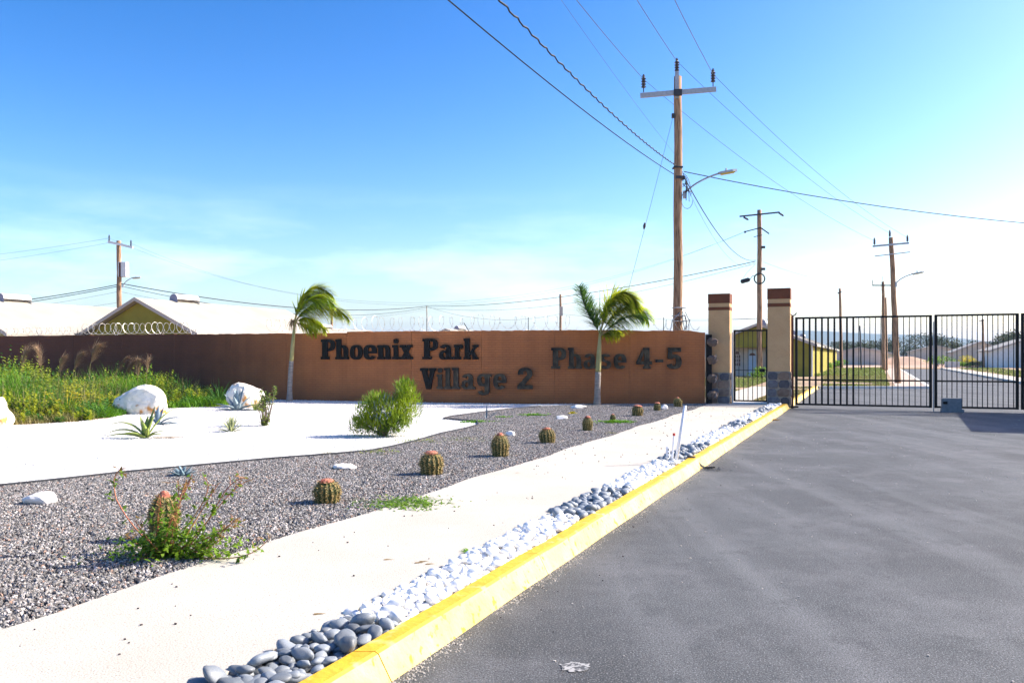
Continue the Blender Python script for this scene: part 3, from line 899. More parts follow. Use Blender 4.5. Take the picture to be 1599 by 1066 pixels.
for px in (666, 735, 825, 1037):
    x, y = wall_at(wall_hit(px))
    b = MB()
    if px == 735: b.tube([(x + 2, y - 26.8 + .08, -0.1), (x + 2 - .22, y - 26.8 + .08, 0.26)], 0.014, 5)
    else: b.tube([(x + 2, y - 26.8 + .08, -0.1), (x + 2, y - 26.8 + .08, 0.42)], 0.012, 5)
    b.build('post', M['dark_metal'], rz2)
# dark tangle at the start of the coil
x, y = wall_at(wall_hit(126))
tb = thing('dry_creeper', (x, y + 0.1, WTOP), 'dark tangle of dried creeper on the wall top beside the gable', 'plant')
b = MB()
for i in range(70):
    p = Vector((random.uniform(-.3, .35), random.uniform(-.08, .15), random.uniform(-0.03, .05)))
    d = Vector((random.uniform(-1, 1), random.uniform(-.6, .6), random.uniform(.1, 1.2)))
    b.blade(p, d, random.uniform(.15, .42), 0.03, 1.2)
b.build('stems', M['dark_metal'], tb)

# ------------------------------------------------------------------ gate pillars
def pillar(px0, px1, Yf, ztop, label, stone_h, seed):
    x0 = (px0 - CX) / F * Yf; x1 = (px1 - CX) / F * Yf
    w = x1 - x0; dpt = 0.62
    w *= 0.985
    t = thing('gate_pillar', ((x0 + x1) / 2 + 0.371 * dpt / 2, Yf + 0.928 * dpt / 2, 0.1), label, 'pillar', rz=math.atan2(-0.371, 0.928))
    zz = ztop - 0.1
    bt, b2, b3, b4 = zz - 0.30, zz - 0.42, zz - 0.52, stone_h
    if seed == 2: bt = zz - 0.33; b2 = zz - 0.46; b3 = zz - 0.57
    b = MB(); b.box((0, 0, (b3) / 2 - 0.02), (w, dpt, b3 + 0.04)); b.build('shaft', M['stucco'], t)
    b = MB(); b.box((0, 0, (b2 + bt) / 2), (w - 0.002, dpt - .002, bt - b2)); b.build('render_band', M['stucco'], t)
    b = MB(); b.box((0, 0, (b3 + b2) / 2), (w + 0.012, dpt + .012, b2 - b3)); b.build('lower_band', M['band'], t)
    b = MB(); b.box((0, 0, (bt + zz) / 2), (w + 0.02, dpt + .02, zz - bt)); b.build('cap_band', M['band'], t)
    b = MB(); b.box((0, 0, stone_h / 2 - 0.02), (w + 0.03, dpt + 0.03, stone_h + .04)); b.build('mortar_bed', M['mortar'], t)
    # irregular cladding stones, front and right faces
    rnd = random.Random(seed)
    def stones(face):
        ww = (w if face == 'f' else dpt)
        nr, nc = 4, 2
        for r_ in range(nr):
            cut = ww * rnd.uniform(0.42, 0.58)
            xs = [0, cut, ww]
            for c in range(nc):
                a, c2 = xs[c] + 0.012, xs[c + 1] - 0.012
                z0 = stone_h * r_ / nr + 0.012; z1 = stone_h * (r_ + 1) / nr - 0.012
                if z1 > stone_h: z1 = stone_h
                ch = 0.045
                poly = [(a + rnd.uniform(.02, ch), z0), (c2 - rnd.uniform(.02, ch), z0), (c2, z0 + rnd.uniform(.03, .08)), (c2, z1 - rnd.uniform(.03, .08)),
                        (c2 - rnd.uniform(.02, .09), z1), (a + rnd.uniform(.02, .09), z1), (a, z1 - rnd.uniform(.03, .08)), (a, z0 + rnd.uniform(.03, .08))]
                pr = rnd.uniform(0.022, 0.04)
                b = MB(); nv = len(poly)
                cxm = sum(p[0] for p in poly) / nv; czm = sum(p[1] for p in poly) / nv
                inner = [(cxm + (p[0] - cxm) * .88, czm + (p[1] - czm) * .88) for p in poly]
                def P3(p, o_):
                    if face == 'f': return (-w / 2 + p[0], -dpt / 2 - 0.013 - o_, p[1])
                    return (w / 2 + 0.013 + o_, -dpt / 2 + p[0], p[1])
                vs_ = [P3(p, 0) for p in poly] + [P3(p, pr * .7) for p in poly] + [P3(p, pr) for p in inner]
                fs_ = []
                for k_ in range(nv):
                    k2 = (k_ + 1) % nv
                    fs_ += [(k_, k2, nv + k2, nv + k_), (nv + k_, nv + k2, 2 * nv + k2, 2 * nv + k_)]
                fs_.append(tuple(range(2 * nv, 3 * nv)))
                b.add(vs_, fs_)
                b.build('stone', M['stone'] if rnd.random() < .66 else M['stone_brown'], t)
    stones('f'); stones('r')
    return t
PL = pillar(1106, 1139, 26.25, 3.57, 'shorter tan gate pillar with brown bands left of the walk-in gate', 0.98, 1)
PR = pillar(1199, 1233, 25.6, 3.69, 'taller tan gate pillar with brown bands between the small and big gates', 1.03, 2)

# dark post with broken masonry toothing between the wall and the left pillar
t = thing('toothed_post', (6.195, 26.12, 0.1), 'black steel post with four broken masonry lumps between wall end and pillar', 'post')
b = MB(); b.box((-0.03, 0, 1.09), (0.20, 0.12, 2.18)); b.build('post', M['black_metal'], t)
for k, z in enumerate((0.27, 0.80, 1.38, 1.93)):
    b = MB()
    rnd = random.Random(k)
    ring = []
    for zi in (-0.12, -0.03, 0.06, 0.13):
        for j in range(7):
            a = 6.283 * j / 7
            r_ = (0.19 if abs(zi) < .1 else 0.11) * rnd.uniform(.75, 1.2)
            ring.append((0.07 + r_ * math.cos(a), -0.1 + r_ * .8 * math.sin(a), z + zi + rnd.uniform(-.02, .02)))
    fs = []
    for i in range(3):
        for j in range(7):
            fs.append((i * 7 + j, i * 7 + (j + 1) % 7, i * 7 + 7 + (j + 1) % 7, i * 7 + 7 + j))
    fs += [tuple(range(6, -1, -1)), tuple(range(21, 28))]
    b.add(ring, fs); b.build('masonry_lump', M['chunk'], t)
b = MB()
for z in (0.3, 0.75, 0.85, 1.5):
    b.tube([(0.12, -.24, z - .08), (0.17, -.27, z), (0.15, -.25, z + .06)], 0.008, 4)
tag(b.build('bent_wires', M['galv'], t), kind='stuff')
t.scale = (0.9, 1, 1)

# ------------------------------------------------------------------ walk-in gate
yg = 26.1
xa, xb = (1144.5 - CX) / F * yg, (1198 - CX) / F * yg
gw = xb - xa
zt = CAMZ + (HOR - 517) / F * yg; zb_ = 0.19
t = thing('walk_in_gate', ((xa + xb) / 2, yg, 0.1), 'narrow black steel barred gate between the two tan pillars', 'gate', rz=math.atan2(-0.371, 0.928))
def bars(parent, x0, x1, n, z0, z1, r, name='bar', y0=0, y1=0, incl=False):
    for i in range(n):
        q = (i + 1) / (n + 1)
        x = x0 + (x1 - x0) * q; y = y0 + (y1 - y0) * q
        b = MB(); b.box((x, y, (z0 + z1) / 2), (r, r, z1 - z0)); b.build(name, M['black_metal'], parent)
z0_, z1_ = zb_ - 0.1, zt - 0.1
b = MB(); hw_ = gw / 2
b.box((-hw_ + 0.065, 0, (z0_ + z1_) / 2), (0.06, 0.05, z1_ - z0_)); b.box((hw_ - 0.035, 0, (z0_ + z1_) / 2), (0.05, 0.05, z1_ - z0_))
b.box((0.015, 0, z1_ + .02), (gw - .04, 0.052, 0.05)); b.box((0.015, 0, z0_ + .01), (gw - .04, 0.052, 0.05))
b.build('frame', M['black_metal'], t)
b = MB(); b.box((0.015, 0.004, 1.16 - .1), (gw - .14, 0.03, 0.022)); b.build('middle_rail', M['black_metal'], t)
bars(t, -hw_ + .06, hw_ - .04, 6, z0_ + .03, z1_, 0.022)
b = MB(); b.box((hw_ - 0.17, -0.03, 1.16 - .1), (0.16, 0.08, 0.10)); b.build('lock_box', M['black_metal'], t)
b = MB(); b.box((-hw_ + 0.0, 0.02, 1.12), (0.055, 0.08, 2.26)); b.build('jamb', M['white_paint'], t)
b = MB(); b.box((0.0, 0.3, 0.03), (gw + .05, 0.7, 0.05)); tag(b.build('threshold', M['white_paint'], t), 'white painted threshold')

# ------------------------------------------------------------------ big gate leaves
GX0, GY0 = 8.72, 25.62
GDX, GDY = 0.928, -0.371
gang = math.atan2(GDY, GDX)
def gz(tt): return 0.12 + 0.0 * tt
def leaf(s0, s1, n_thick, n_thin, label, group=None, z1=2.80):
    o = thing('driveway_gate', (GX0 + GDX * s0, GY0 + GDY * s0, 0.0), label, 'gate', rz=gang)
    L = s1 - s0
    z0 = 0.10
    b = MB()
    b.box((0.03, 0, (z0 + z1) / 2), (0.075, 0.06, z1 - z0)); b.box((L - 0.03, 0, (z0 + z1) / 2), (0.075, 0.06, z1 - z0))
    b.box((L / 2, 0, z1 - 0.02), (L - .002, 0.062, 0.055)); b.box((L / 2, 0, z0 + .03), (L - .002, 0.062, 0.055))
    b.build('frame', M['black_metal'], o)
    b = MB(); b.box((L / 2, 0, 0.88), (L - .1, 0.05, 0.045)); b.build('middle_rail', M['black_metal'], o)
    n = n_thick + n_thin
    # thick bars a little wider apart than the thin ones
    tot = n_thick * 1.16 + n_thin * 1.0 + 0.6
    x = 0.06; step = (L - 0.1) / tot
    for i in range(n):
        x += step * (1.16 if i < n_thick else 1.0)
        rr_ = 0.055 if i < n_thick else 0.022
        b = MB(); b.box((x, 0, (z0 + z1) / 2), (rr_, rr_ if i >= n_thick else 0.03, z1 - z0 - 0.06)); b.build('bar', M['black_metal'], o)
    return o
g1_ = leaf(0.0, 3.76, 9, 13, 'left leaf of the tall black barred driveway gate next to the pillar', z1=2.79)
g2_ = leaf(3.84, 5.95, 0, 15, 'right leaf of the black barred driveway gate behind the grey block', z1=2.80)
g3_ = leaf(6.02, 8.0, 0, 14, 'last fixed section of the black barred gate at the right picture edge', z1=2.80)
# hinge post and its curled top
hp = thing('gate_post', (8.58, 25.58, 0), 'slim dark gate post with forked tip beside the taller pillar', 'post')
b = MB(); b.box((0.04, 0.02, 1.42), (0.06, 0.06, 2.84)); b.build('post', M['rust'], hp)
b = MB(); b.tube([(-.06, 0, 2.92), (0.0, 0, 2.87), (.05, 0, 2.84), (.12, 0, 2.87), (.16, 0, 2.93)], 0.018, 5); b.build('forked_tip', M['black_metal'], hp)
b = MB(); b.box((0.06, -.02, 0.05), (0.26, 0.14, 0.05)); b.build('hinge', M['black_metal'], hp)
# wheel arm and drop bolt at the leaves' meeting
bt = thing('drop_bolt', (GX0 + GDX * 3.79, GY0 + GDY * 3.79 - .05, 0), 'pale steel drop bolt standing where the two gate leaves meet', 'bolt')
b = MB(); b.tube([(0, 0, 0.0), (0, 0, 2.6)], 0.014, 6); b.build('rod', M['galv'], bt)
# counterweight block with caster
bx, by = GX0 + GDX * 4.15, GY0 + GDY * 4.15 - 0.26
bl = thing('concrete_block', (bx, by, 0.0), 'grey concrete block against the foot of the gate where shade begins', 'block', rz=gang)
b = MB()
b.box((0, 0, 0.24), (0.50, 0.24, 0.32)); b.box((0.02, 0.0, 0.045), (0.58, 0.28, 0.09)); b.build('block_body', M['block'], bl)
b = MB(); b.lathe((-0.17, -0.13, 0.27), [(0.02, -.04), (0.06, -.03), (0.06, .03), (0.02, .04)], 10); b.build('caster', M['black_metal'], bl)

# guard booth just outside the picture on the right; it throws the shade at the gate
gb = thing('guard_booth', (17.4, 20.6, 0.0), 'small rendered guard booth with flat overhanging roof right of the gate', 'booth', rz=math.atan2(-0.43, 0.9))
ux, uy = 0.902, -0.431
def gl(u, v): return (u, v)
b = MB(); b.box((0.6, 0.4, 1.55), (3.4, 5.0, 3.1)); b.build('wall', M['stucco'], gb)
b = MB(); b.box((0.6, 0.4, 3.2), (5.0, 7.0, 0.22)); b.build('roof', M['white_paint'], gb)
b = MB(); b.box((-1.13, -0.4, 1.6), (0.06, 1.4, 1.1)); w_ = b.build('window', M['white_paint'], gb)
b = MB(); b.box((-1.165, -0.4, 1.6), (0.02, 1.2, .9)); b.build('pane', M['glass'], w_)
b = MB(); b.box((-1.13, 1.6, 1.05), (0.06, 0.9, 2.1)); b.build('door', M['rust'], gb)

# ------------------------------------------------------------------ houses
def house(cx, cy, hw, L, ze, za, wall_m, label, tank=True, porch=False, group=None, fascia='fascia', name='house', windows=0, z0=0.1):
    """gable front centred at (cx,cy) facing the camera side, ridge along the road"""
    rz = math.atan2(UY, UX)
    t = thing(name, (cx, cy, z0), label, 'house', group, rz=rz)
    ze -= z0; za -= z0
    ov = 0.35
    th = 0.14
    slope = (za - ze) / hw
    def zr(u): return za - slope * abs(u)
    b = MB()
    def gable_body(u0, u1, v0, v1, zlow=-0.05):
        prof = [(u0, zlow), (u1, zlow), (u1, zr(u1) - 0.05)]
        if u0 < 0 < u1: prof.append((0, za - 0.05))
        prof.append((u0, zr(u0) - 0.05))
        n_ = len(prof)
        vs_ = [(u, v0, z) for u, z in prof] + [(u, v1, z) for u, z in prof]
        fs_ = [tuple(range(n_)), tuple(reversed(range(n_, 2 * n_)))] + [(i, n_ + i, n_ + (i + 1) % n_, (i + 1) % n_) for i in range(n_)]
        b.add(vs_, fs_)
    if porch:
        gable_body(-hw, hw, 1.4, L)
        # front bay, right side, and gable over the porch
        gable_body(porch, hw, 0.0, 1.398)
        zp = 2.15
        prof = [(-hw + .01, zp), (porch - .002, zp)]
        if porch > 0: prof += [(porch - .002, zr(porch) - .05), (0, za - .05)]
        else: prof += [(porch - .002, zr(porch) - .05)]
        prof += [(-hw + .01, max(zp + .01, zr(hw) - .05))]
        n_ = len(prof)
        vs_ = [(u, 0.0, z) for u, z in prof] + [(u, 0.16, z) for u, z in prof]
        b.add(vs_, [tuple(range(n_)), tuple(reversed(range(n_, 2 * n_)))] + [(i, n_ + i, n_ + (i + 1) % n_, (i + 1) % n_) for i in range(n_)])
    else:
        gable_body(-hw, hw, 0, L)
    b.build('wall', wall_m, t)
    for s_ in (-1, 1):
        b = MB()
        e0 = hw + ov
        a_ = [(0.0, za + 0.0), (s_ * e0, zr(e0)), (s_ * e0, zr(e0) + th), (0.0, za + th)]
        if s_ < 0: a_ = a_[::-1]
        vs_ = [(u, -ov, z) for u, z in a_] + [(u, L + ov, z) for u, z in a_]
        b.add(vs_, [(0, 1, 2, 3), (7, 6, 5, 4), (0, 4, 5, 1), (1, 5, 6, 2), (2, 6, 7, 3), (3, 7, 4, 0)])
        b.build('roof_slope', M['roof'], t)
        b = MB()
        a_ = [(0.0, za - 0.02), (s_ * (e0 + .01), zr(e0) - 0.06), (s_ * (e0 + .01), zr(e0) + th + 0.02), (0.0, za + th + 0.03)]
        if s_ < 0: a_ = a_[::-1]
        vs_ = [(u, -ov - 0.03, z) for u, z in a_] + [(u, -ov - 0.003, z) for u, z in a_]
        b.add(vs_, [(0, 1, 2, 3), (7, 6, 5, 4), (0, 4, 5, 1), (1, 5, 6, 2), (2, 6, 7, 3), (3, 7, 4, 0)])
        b.build('rake_board', M[fascia], t)
    if tank:
        b = MB()
        y0_ = 2.4; ln = 1.7; r_ = 0.30
        n_ = 12
        vs_ = []
        for yv in (y0_, y0_ + ln):
            for j in range(n_ + 1):
                a = math.pi * j / n_
                vs_.append((r_ * math.cos(a), yv, za + th - 0.02 + 0.12 + r_ * math.sin(a)))
            vs_.append((-r_, yv, za + th - 0.16)); vs_.append((r_, yv, za + th - 0.16))
        k_ = n_ + 3
        fs_ = [(j, j + 1, k_ + j + 1, k_ + j) for j in range(k_ - 1)]
        fs_.append(tuple(range(k_, 2 * k_)))
        b.add(vs_, fs_)
        tk = b.build('roof_tank', M['tank'], t)
        b = MB()
        b.add([(v[0], y0_ - .004, v[2]) for v in vs_[:k_]], [tuple(reversed(range(k_)))]); b.build('tank_end', M['tank_end'], tk)
    return t
hA = house(-20.25, 45.3, 4.05, 12.0, 2.80, 4.62, M['green_wall'], 'green gabled house with cream roof behind the left part of the wall')
hB = house(-29.9, 44.9, 4.05, 13.0, 2.80, 4.62, M['green_wall'], 'cream roofed house whose eave tip shows at the left picture edge', group=None)
hC = house(-22.2, 90.5, 4.0, 12.0, 2.9, 4.62, M['green_wall'], 'distant house roof peeking over the wall beside the left palm')
hD = house(-7.2, 92.0, 4.0, 12.0, 2.8, 4.50, M['green_wall'], 'distant house roof peeking over the wall above the lettering')
hE = house(7.4, 96.0, 4.0, 12.0, 2.8, 4.35, M['pale_wall'], 'distant house roof peeking over the wall behind the right palm', tank=False)
h1 = house(18.49, 62.49, 3.82, 11.0, 2.45, 3.92, M['green_wall'], 'green house with blue door and arched window seen through the walk-in gate', porch=0.9)
base1 = (22.0, 61.0)
row_labels = ['second green house of the row seen through the left gate leaf', 'third green house of the row seen through the left gate leaf', 'fourth and farthest green house of the row beyond the gate']
for k in range(3):
    d = 14.5 * (k + 1) + 1.0
    house(18.49 + VX * d, 62.49 + VY * d, 3.82, 11.0, 2.45, 3.92, M['green_wall'], row_labels[k], group='green houses in a row beyond the gate')
h1['group'] = 'green houses in a row beyond the gate'
# details on the first house
def hu(px, v, X0=18.49, Y0=62.49):
    r_ = (px - CX) / F
    return (r_ * (Y0 + VY * v) - X0 - VX * v) / (UX - r_ * UY)
def hz(py, u, v, Y0=62.49):
    return CAMZ + (HOR - py) / F * (Y0 + UY * u + VY * v) - 0.1
v = 1.4
b = MB(); b.box(((-3.78 + 0.88) / 2, 1.385, 1.05), (0.88 + 3.78, 0.02, 2.2)); b.build('porch_wall', M['grey_wall'], h1)
u0, u1 = hu(1169, v), hu(1181, v)
zt_ = 2.02
b = MB(); b.box(((u0 + u1) / 2, 1.35, zt_ / 2), (u1 - u0, 0.05, zt_)); dr = b.build('door', M['door_blue'], h1)
b = MB()
vs_ = [((u0 + u1) / 2 + 0.24 * math.cos(R(a)), 1.32, 1.55 + 0.20 * math.sin(R(a))) for a in range(0, 181, 20)]
b.add(vs_, [tuple(range(len(vs_)))]); b.build('fan_light', M['glass'], dr)
u0, u1 = hu(1145.5, v), hu(1156, v); um = (u0 + u1) / 2; rw = (u1 - u0) / 2
b = MB()
vs_ = [(um - rw, 1.35, 0.72), (um + rw, 1.35, 0.72)] + [(um + rw * math.cos(R(a)), 1.35, 1.62 + rw * 1.2 * math.sin(R(a))) for a in range(0, 181, 20)]
b.add(vs_, [tuple(range(len(vs_)))]); wn = b.build('window', M['glass'], h1)
b = MB()
for q in (-.5, 0, .5): b.box((um + rw * q, 1.33, 1.17), (0.03, 0.03, 0.9))
for zq in (0.72, 1.02, 1.32, 1.62): b.box((um, 1.334, zq), (2 * rw, 0.03, 0.035))
b.tube([(um + rw * math.cos(R(a)), 1.33, 1.62 + rw * 1.2 * math.sin(R(a))) for a in range(0, 181, 15)], 0.03, 4)
b.build('frame', M['white_paint'], wn)
for k, u in enumerate((3.80,)):
    b = MB(); b.box((u, -0.02, 1.15), (0.10, 0.12, 2.3)); b.build('corner_post', M['white_paint'], h1)

# houses on the right beyond the gate
house(67.4, 107.8, 4.6, 14, 2.35, 3.9, M['white_paint'], 'pale house with dark window at the right picture edge', tank=False, name='house')
hr = [o for o in COL.objects if o.get('label') == 'pale house with dark window at the right picture edge'][0]
b = MB(); b.box((-0.9, -0.02, 1.35), (0.8, 0.06, 1.2)); b.build('window', M['glass'], hr)
b = MB(); b.box((0.9, -0.02, 1.0), (0.8, 0.06, 1.9)); b.build('door', M['rust'], hr)
house(80.0, 142, 4.2, 12, 2.3, 4.0, M['grey_wall'], 'grey gabled house left of the pale one at the right edge', tank=False)
house(79.0, 150 + 2, 4.2, 12, 2.7, 4.3, M['grey_wall'], 'grey brown gabled house behind the bright green shrub', tank=False) if False else None
house(80.2, 156, 4.5, 13, 2.2, 3.7, M['grey_wall'], 'squat unpainted house in the middle distance right of the road', tank=False) if False else None
house(84.5, 166, 4.6, 12, 2.5, 3.7, M['grey_wall'], 'grey gabled house behind the bright green shrub beyond the gate', tank=False)
house(80.5, 186, 4.8, 12, 2.0, 3.2, M['grey_wall'], 'low unpainted house at the road end left of the shrub', tank=False)
house(58.5, 140, 3.6, 9, 2.2, 3.0, M['grey_wall'], 'grey unpainted house beyond the end of the green row', tank=False)
house(71.5, 165, 4.0, 9, 1.9, 2.6, M['pale_wall'], 'low yellowish house beyond the short black post', tank=False)

# red soil heaps
def mound(name, cx, cy, rx_, ry_, h, m, label, seed=0):
    b = MB(); n_ = 28; k_ = 10
    vs_ = []
    for i in range(k_ + 1):
        t_ = i / k_
        for j in range(n_):
            a = 6.283 * j / n_
            q = 1 + 0.25 * mnoise.noise(Vector((math.cos(a) * 1.5, math.sin(a) * 1.5, seed)))
            z = h * (1 - t_ ** 1.6) * (1 + .25 * mnoise.noise(Vector((math.cos(a) * t_ * 3, math.sin(a) * t_ * 3, seed + 4))))
            vs_.append((rx_ * t_ * q * math.cos(a), ry_ * t_ * q * math.sin(a), z))
    fs_ = []
    for i in range(k_):
        for j in range(n_):
            fs_.append((i * n_ + j, (i + 1) * n_ + j, (i + 1) * n_ + (j + 1) % n_, i * n_ + (j + 1) % n_))
    b.add(vs_, fs_)
    o = b.build(name, m, smooth=True); o.location = (cx, cy, 0.08)
    return tag(o, label, 'soil heap')
mound('soil_heap', 69.0, 147, 7, 5, 1.45, M['red_soil'], 'long bank of red soil closing the end of the road', 1)
mound('soil_heap', 61.0, 150, 6, 4, 0.9, M['red_soil'], 'low red soil bank behind the leaning pole', 2)
sheet('dirt_road', [[(rx(105) - 16, 105.5), (rr(105) + 4, 105.5), (rr(150) + 6, 150), (rx(150) - 22, 150)]], 0.106, M['red_soil'])

# ------------------------------------------------------------------ far trees
def crown_mesh(w, h, n_, leaf, seed, flat=True):
    rnd = random.Random(seed)
    b = MB()
    lobes = [(rnd.uniform(-w * .36, w * .36), rnd.uniform(-w * .3, w * .3), rnd.uniform(-h * .15, h * .3) + h * .5, rnd.uniform(.16, .3) * w, rnd.uniform(.22, .36) * h) for _ in range(9)]
    for i in range(n_):
        lx, ly, lz, lr, lh = rnd.choice(lobes)
        d = Vector((rnd.gauss(0, 1), rnd.gauss(0, 1), rnd.gauss(0, 1))).normalized() * (rnd.random() ** 0.35)
        p = Vector((lx + d.x * lr, ly + d.y * lr, lz + d.z * lh))
        a = Vector((rnd.gauss(0, 1), rnd.gauss(0, 1), rnd.gauss(0, .6))).normalized() * leaf * rnd.uniform(.6, 1.3)
        c = Vector((rnd.gauss(0, 1), rnd.gauss(0, 1), rnd.gauss(0, .6))).normalized() * leaf * rnd.uniform(.5, 1)
        b.add([p - a, p + c, p + a], [(0, 1, 2)])
    return b, lobes
def far_tree(px, Y, w, base_h, h, label, seed, group='trees in the distance', n_=1500, leaf=0.34):
    X = (px - CX) / F * Y
    t = thing('acacia_tree', (X, Y, 0.1), label, 'tree', group)
    b, lobes = crown_mesh(w, h, n_, leaf, seed)
    o = b.build('crown', M['tree_leaf'], t); o.location = (0, 0, base_h)
    b = MB()
    b.tube([(0, 0, -.1), (w * .02, 0, base_h * .6), (0, 0, base_h + h * .35)], [0.28, .2, .12], 6)
    for lx, ly, lz, lr, lh in lobes[:6]:
        b.tube([(0, 0, base_h * .55), (lx * .5, ly * .5, base_h * .9 + lz * .3), (lx, ly, base_h + lz)], [0.14, .09, .04], 5)
    b.build('trunk', M['bark'], t)
far_tree(1467, 215, 13, 1.6, 5.6, 'broad acacia tree with domed crown right of the road end', 11, n_=2600)
far_tree(1494, 222, 9, 1.2, 4.6, 'smaller acacia joining the domed one on its right', 12)
far_tree(1338, 230, 12, 1.2, 4.6, 'dark tree left of the twin poles beyond the gate', 13)
far_tree(1322, 250, 10, 1.6, 5.0, 'dark tree above the far end of the green row', 14)
far_tree(1360, 240, 11, 1.0, 4.6, 'low dark tree between the short post and twin poles', 15)
far_tree(1386, 220, 10, 1.5, 4.8, 'dark tree directly behind the twin poles', 16)
far_tree(1408, 260, 10, 0.9, 4.0, 'grey green tree right of the leaning pole', 17)
far_tree(1428, 270, 10, 0.4, 3.6, 'pale low tree at the road end', 18)
far_tree(1543, 200, 11, 1.2, 4.2, 'flat topped tree behind the grey gabled house', 19)
far_tree(1583, 175, 12, 2.2, 4.2, 'flat topped tree above the pale house roof', 20, n_=2200)
far_tree(1612, 170, 12, 2.6, 4.6, 'flat topped tree cut by the right picture edge', 21)
far_tree(1441, 260, 9, 0.3, 3.8, 'small round tree left of the domed acacia', 22)
far_tree(1516, 240, 9, 0.1, 3.4, 'low tree behind the yellow bush', 23)
# shrubs by the road beyond the gate
def bush(px, Y, w, h, m, label, seed, n_=700, leaf=0.16):
    X = (px - CX) / F * Y
    t = thing('bush', (X, Y, 0.1), label, 'bush')
    b, lobes = crown_mesh(w, h, n_, leaf, seed)
    o = b.build('foliage', M[m], t); o.location = (0, 0, -h * .12)
    b = MB()
    for lx, ly, lz, lr, lh in lobes[:5]: b.tube([(lx * .2, ly * .2, -.05), (lx, ly, lz)], [0.05, .02], 4)
    b.build('stems', M['bark'], t)
bush(1468, 120, 4.6, 2.0, 'leaf_green', 'bright green shrub beside the far road bend', 31)
bush(1500, 116, 2.6, 0.9, 'leaf_green', 'low green bush on the far right verge', 32)
bush(1512, 130, 4.2, 1.9, 'yellow_leaf', 'yellow leaved bush between the far houses', 33)
bush(1524, 118, 3.4, 0.9, 'grass_dry', 'dry brown bush on the far verge', 34)
bush(1192, 57, 2.0, 0.9, 'leaf_green', 'small green bush at the foot of the pole behind the walk-in gate', 35, leaf=0.1)
bush(1279, 88, 2.6, 1.0, 'grass2', 'bright green weeds at the corner of the second green house', 36)
bush(1307, 106, 3.0, 1.2, 'grass2', 'bright green weeds at the end of the green row', 37)
b = MB(); b.box((0, 0, .4), (1.6, .8, .9)); o = b.build('crate', M['kerb_white']); o.location = at(1487, 570, 112); o.location.z = 0.05
tag(o, 'pale box shaped utility cabinet on the far verge', 'cabinet')

# ------------------------------------------------------------------ utility poles
def insulator(b, x, y, z, h=0.42, r=0.085):
    prof = [(0.02, -0.16), (0.02, 0.0)]
    for k_ in range(4):
        zz_ = h * k_ / 4
        prof += [(r * .5, zz_), (r, zz_ + h * .07), (r * .55, zz_ + h * .2)]
    prof += [(0.04, h), (0.06, h + .03), (0.03, h + .07), (0.03, h + .1)]
    b.lathe((x, y, z + 0.16), prof, 8)
def lamp(parent, p0, p1, p2, head_dir):
    """arm from p0 via p1 to p2; head extends on from p2"""
    p0, p1, p2 = Vector(p0), Vector(p1), Vector(p2)
    pts_ = []
    for i in range(9):
        t_ = i / 8
        pts_.append(p0 * (1 - t_) ** 2 + p1 * 2 * t_ * (1 - t_) + p2 * t_ * t_)
    b = MB(); b.tube(pts_, 0.032, 7)
    b.box((p0.x + .02, p0.y, p0.z), (0.10, 0.10, 0.28))
    b.build('lamp_arm', M['galv'], parent)
    hd = Vector(head_dir).normalized()
    Mx = Matrix((hd, Vector((0, 1, 0)).cross(hd).cross(hd) * -1 if False else Vector((-hd.y, hd.x, 0)).normalized(), hd.cross(Vector((-hd.y, hd.x, 0)).normalized()))).transposed()
    b = MB()
    outline = [(0, -.07), (.12, -.12), (.5, -.13), (.68, -.07), (.70, 0), (.68, .07), (.5, .13), (.12, .12), (0, .07)]
    vs_ = [p2 + Mx @ Vector((x_, y_, z_)) for z_ in (-0.035, 0.045) for x_, y_ in outline]
    nv = len(outline)
    fs_ = [tuple(reversed(range(nv))), tuple(range(nv, 2 * nv))] + [(i, (i + 1) % nv, nv + (i + 1) % nv, nv + i) for i in range(nv)]
    b.add(vs_, fs_)
    h_ = b.build('lamp_head', M['galv'], parent)
    b = MB(); b.box(p2 + Mx @ Vector((.34, 0, -.055)), (.50, .2, .036), Mx); b.build('lens', M['lens_reflect'], h_)
    b = MB(); b.lathe(p2 + Mx @ Vector((.3, 0, .045)), [(0.035, 0), (.035, .09), (.015, .11)], 8); b.build('photocell', M['galv'], h_)

def pole_base(name, X, Y, h, label, lean=0.0, r0=0.19, r1=0.12, group=None):
    t = thing(name, (X, Y, 0.1), label, 'utility pole', group)
    b = MB()
    n_ = 14
    pts_ = [(lean * q / n_ + 0.012 * math.sin(q * 1.3), 0.01 * math.sin(q * 2), -0.15 + (h + .05) * q / n_) for q in range(n_ + 1)]
    b.tube(pts_, [r0 + (r1 - r0) * q / n_ for q in range(n_ + 1)], 14)
    o = b.build('shaft', M['wood'], t, smooth=False)
    for poly in o.data.polygons: poly.use_smooth = True
    return t

# main pole behind the wall
P1Y = 31.0
p1x = (1058.7 - CX) / F * P1Y
P1 = pole_base('utility_pole', p1x, P1Y, 12.1 - .1, 'tallest wooden utility pole with crossarm and street lamp behind the wall', r0=0.185, r1=0.14)
def L1(px, py, dy=0.0, Y=P1Y, P=P1):
    v_ = at(px, py, Y + dy); return v_ - P.location
a0 = L1(1000, 149.5, -.22); a1 = L1(1118, 139.5, -.22)
b = MB()
d = a1 - a0
Mx = Matrix.Rotation(-math.atan2(d.z, d.x), 3, 'Y')
b.box((a0 + a1) / 2, (d.length, 0.10, 0.17), Mx); ca = b.build('crossarm', M['galv'], P1)
b = MB(); b.box(L1(1058.5, 144.5, -.28), (.30, .05, .24)); b.build('clamp_plate', M['dark_metal'], ca)
for (px, py) in ((1005, 143), (1113.5, 134)):
    b = MB(); p = L1(px, py, -.22); insulator(b, p.x, p.y, p.z - .03, 0.40, 0.10); b.build('insulator', M['porcelain'], P1)
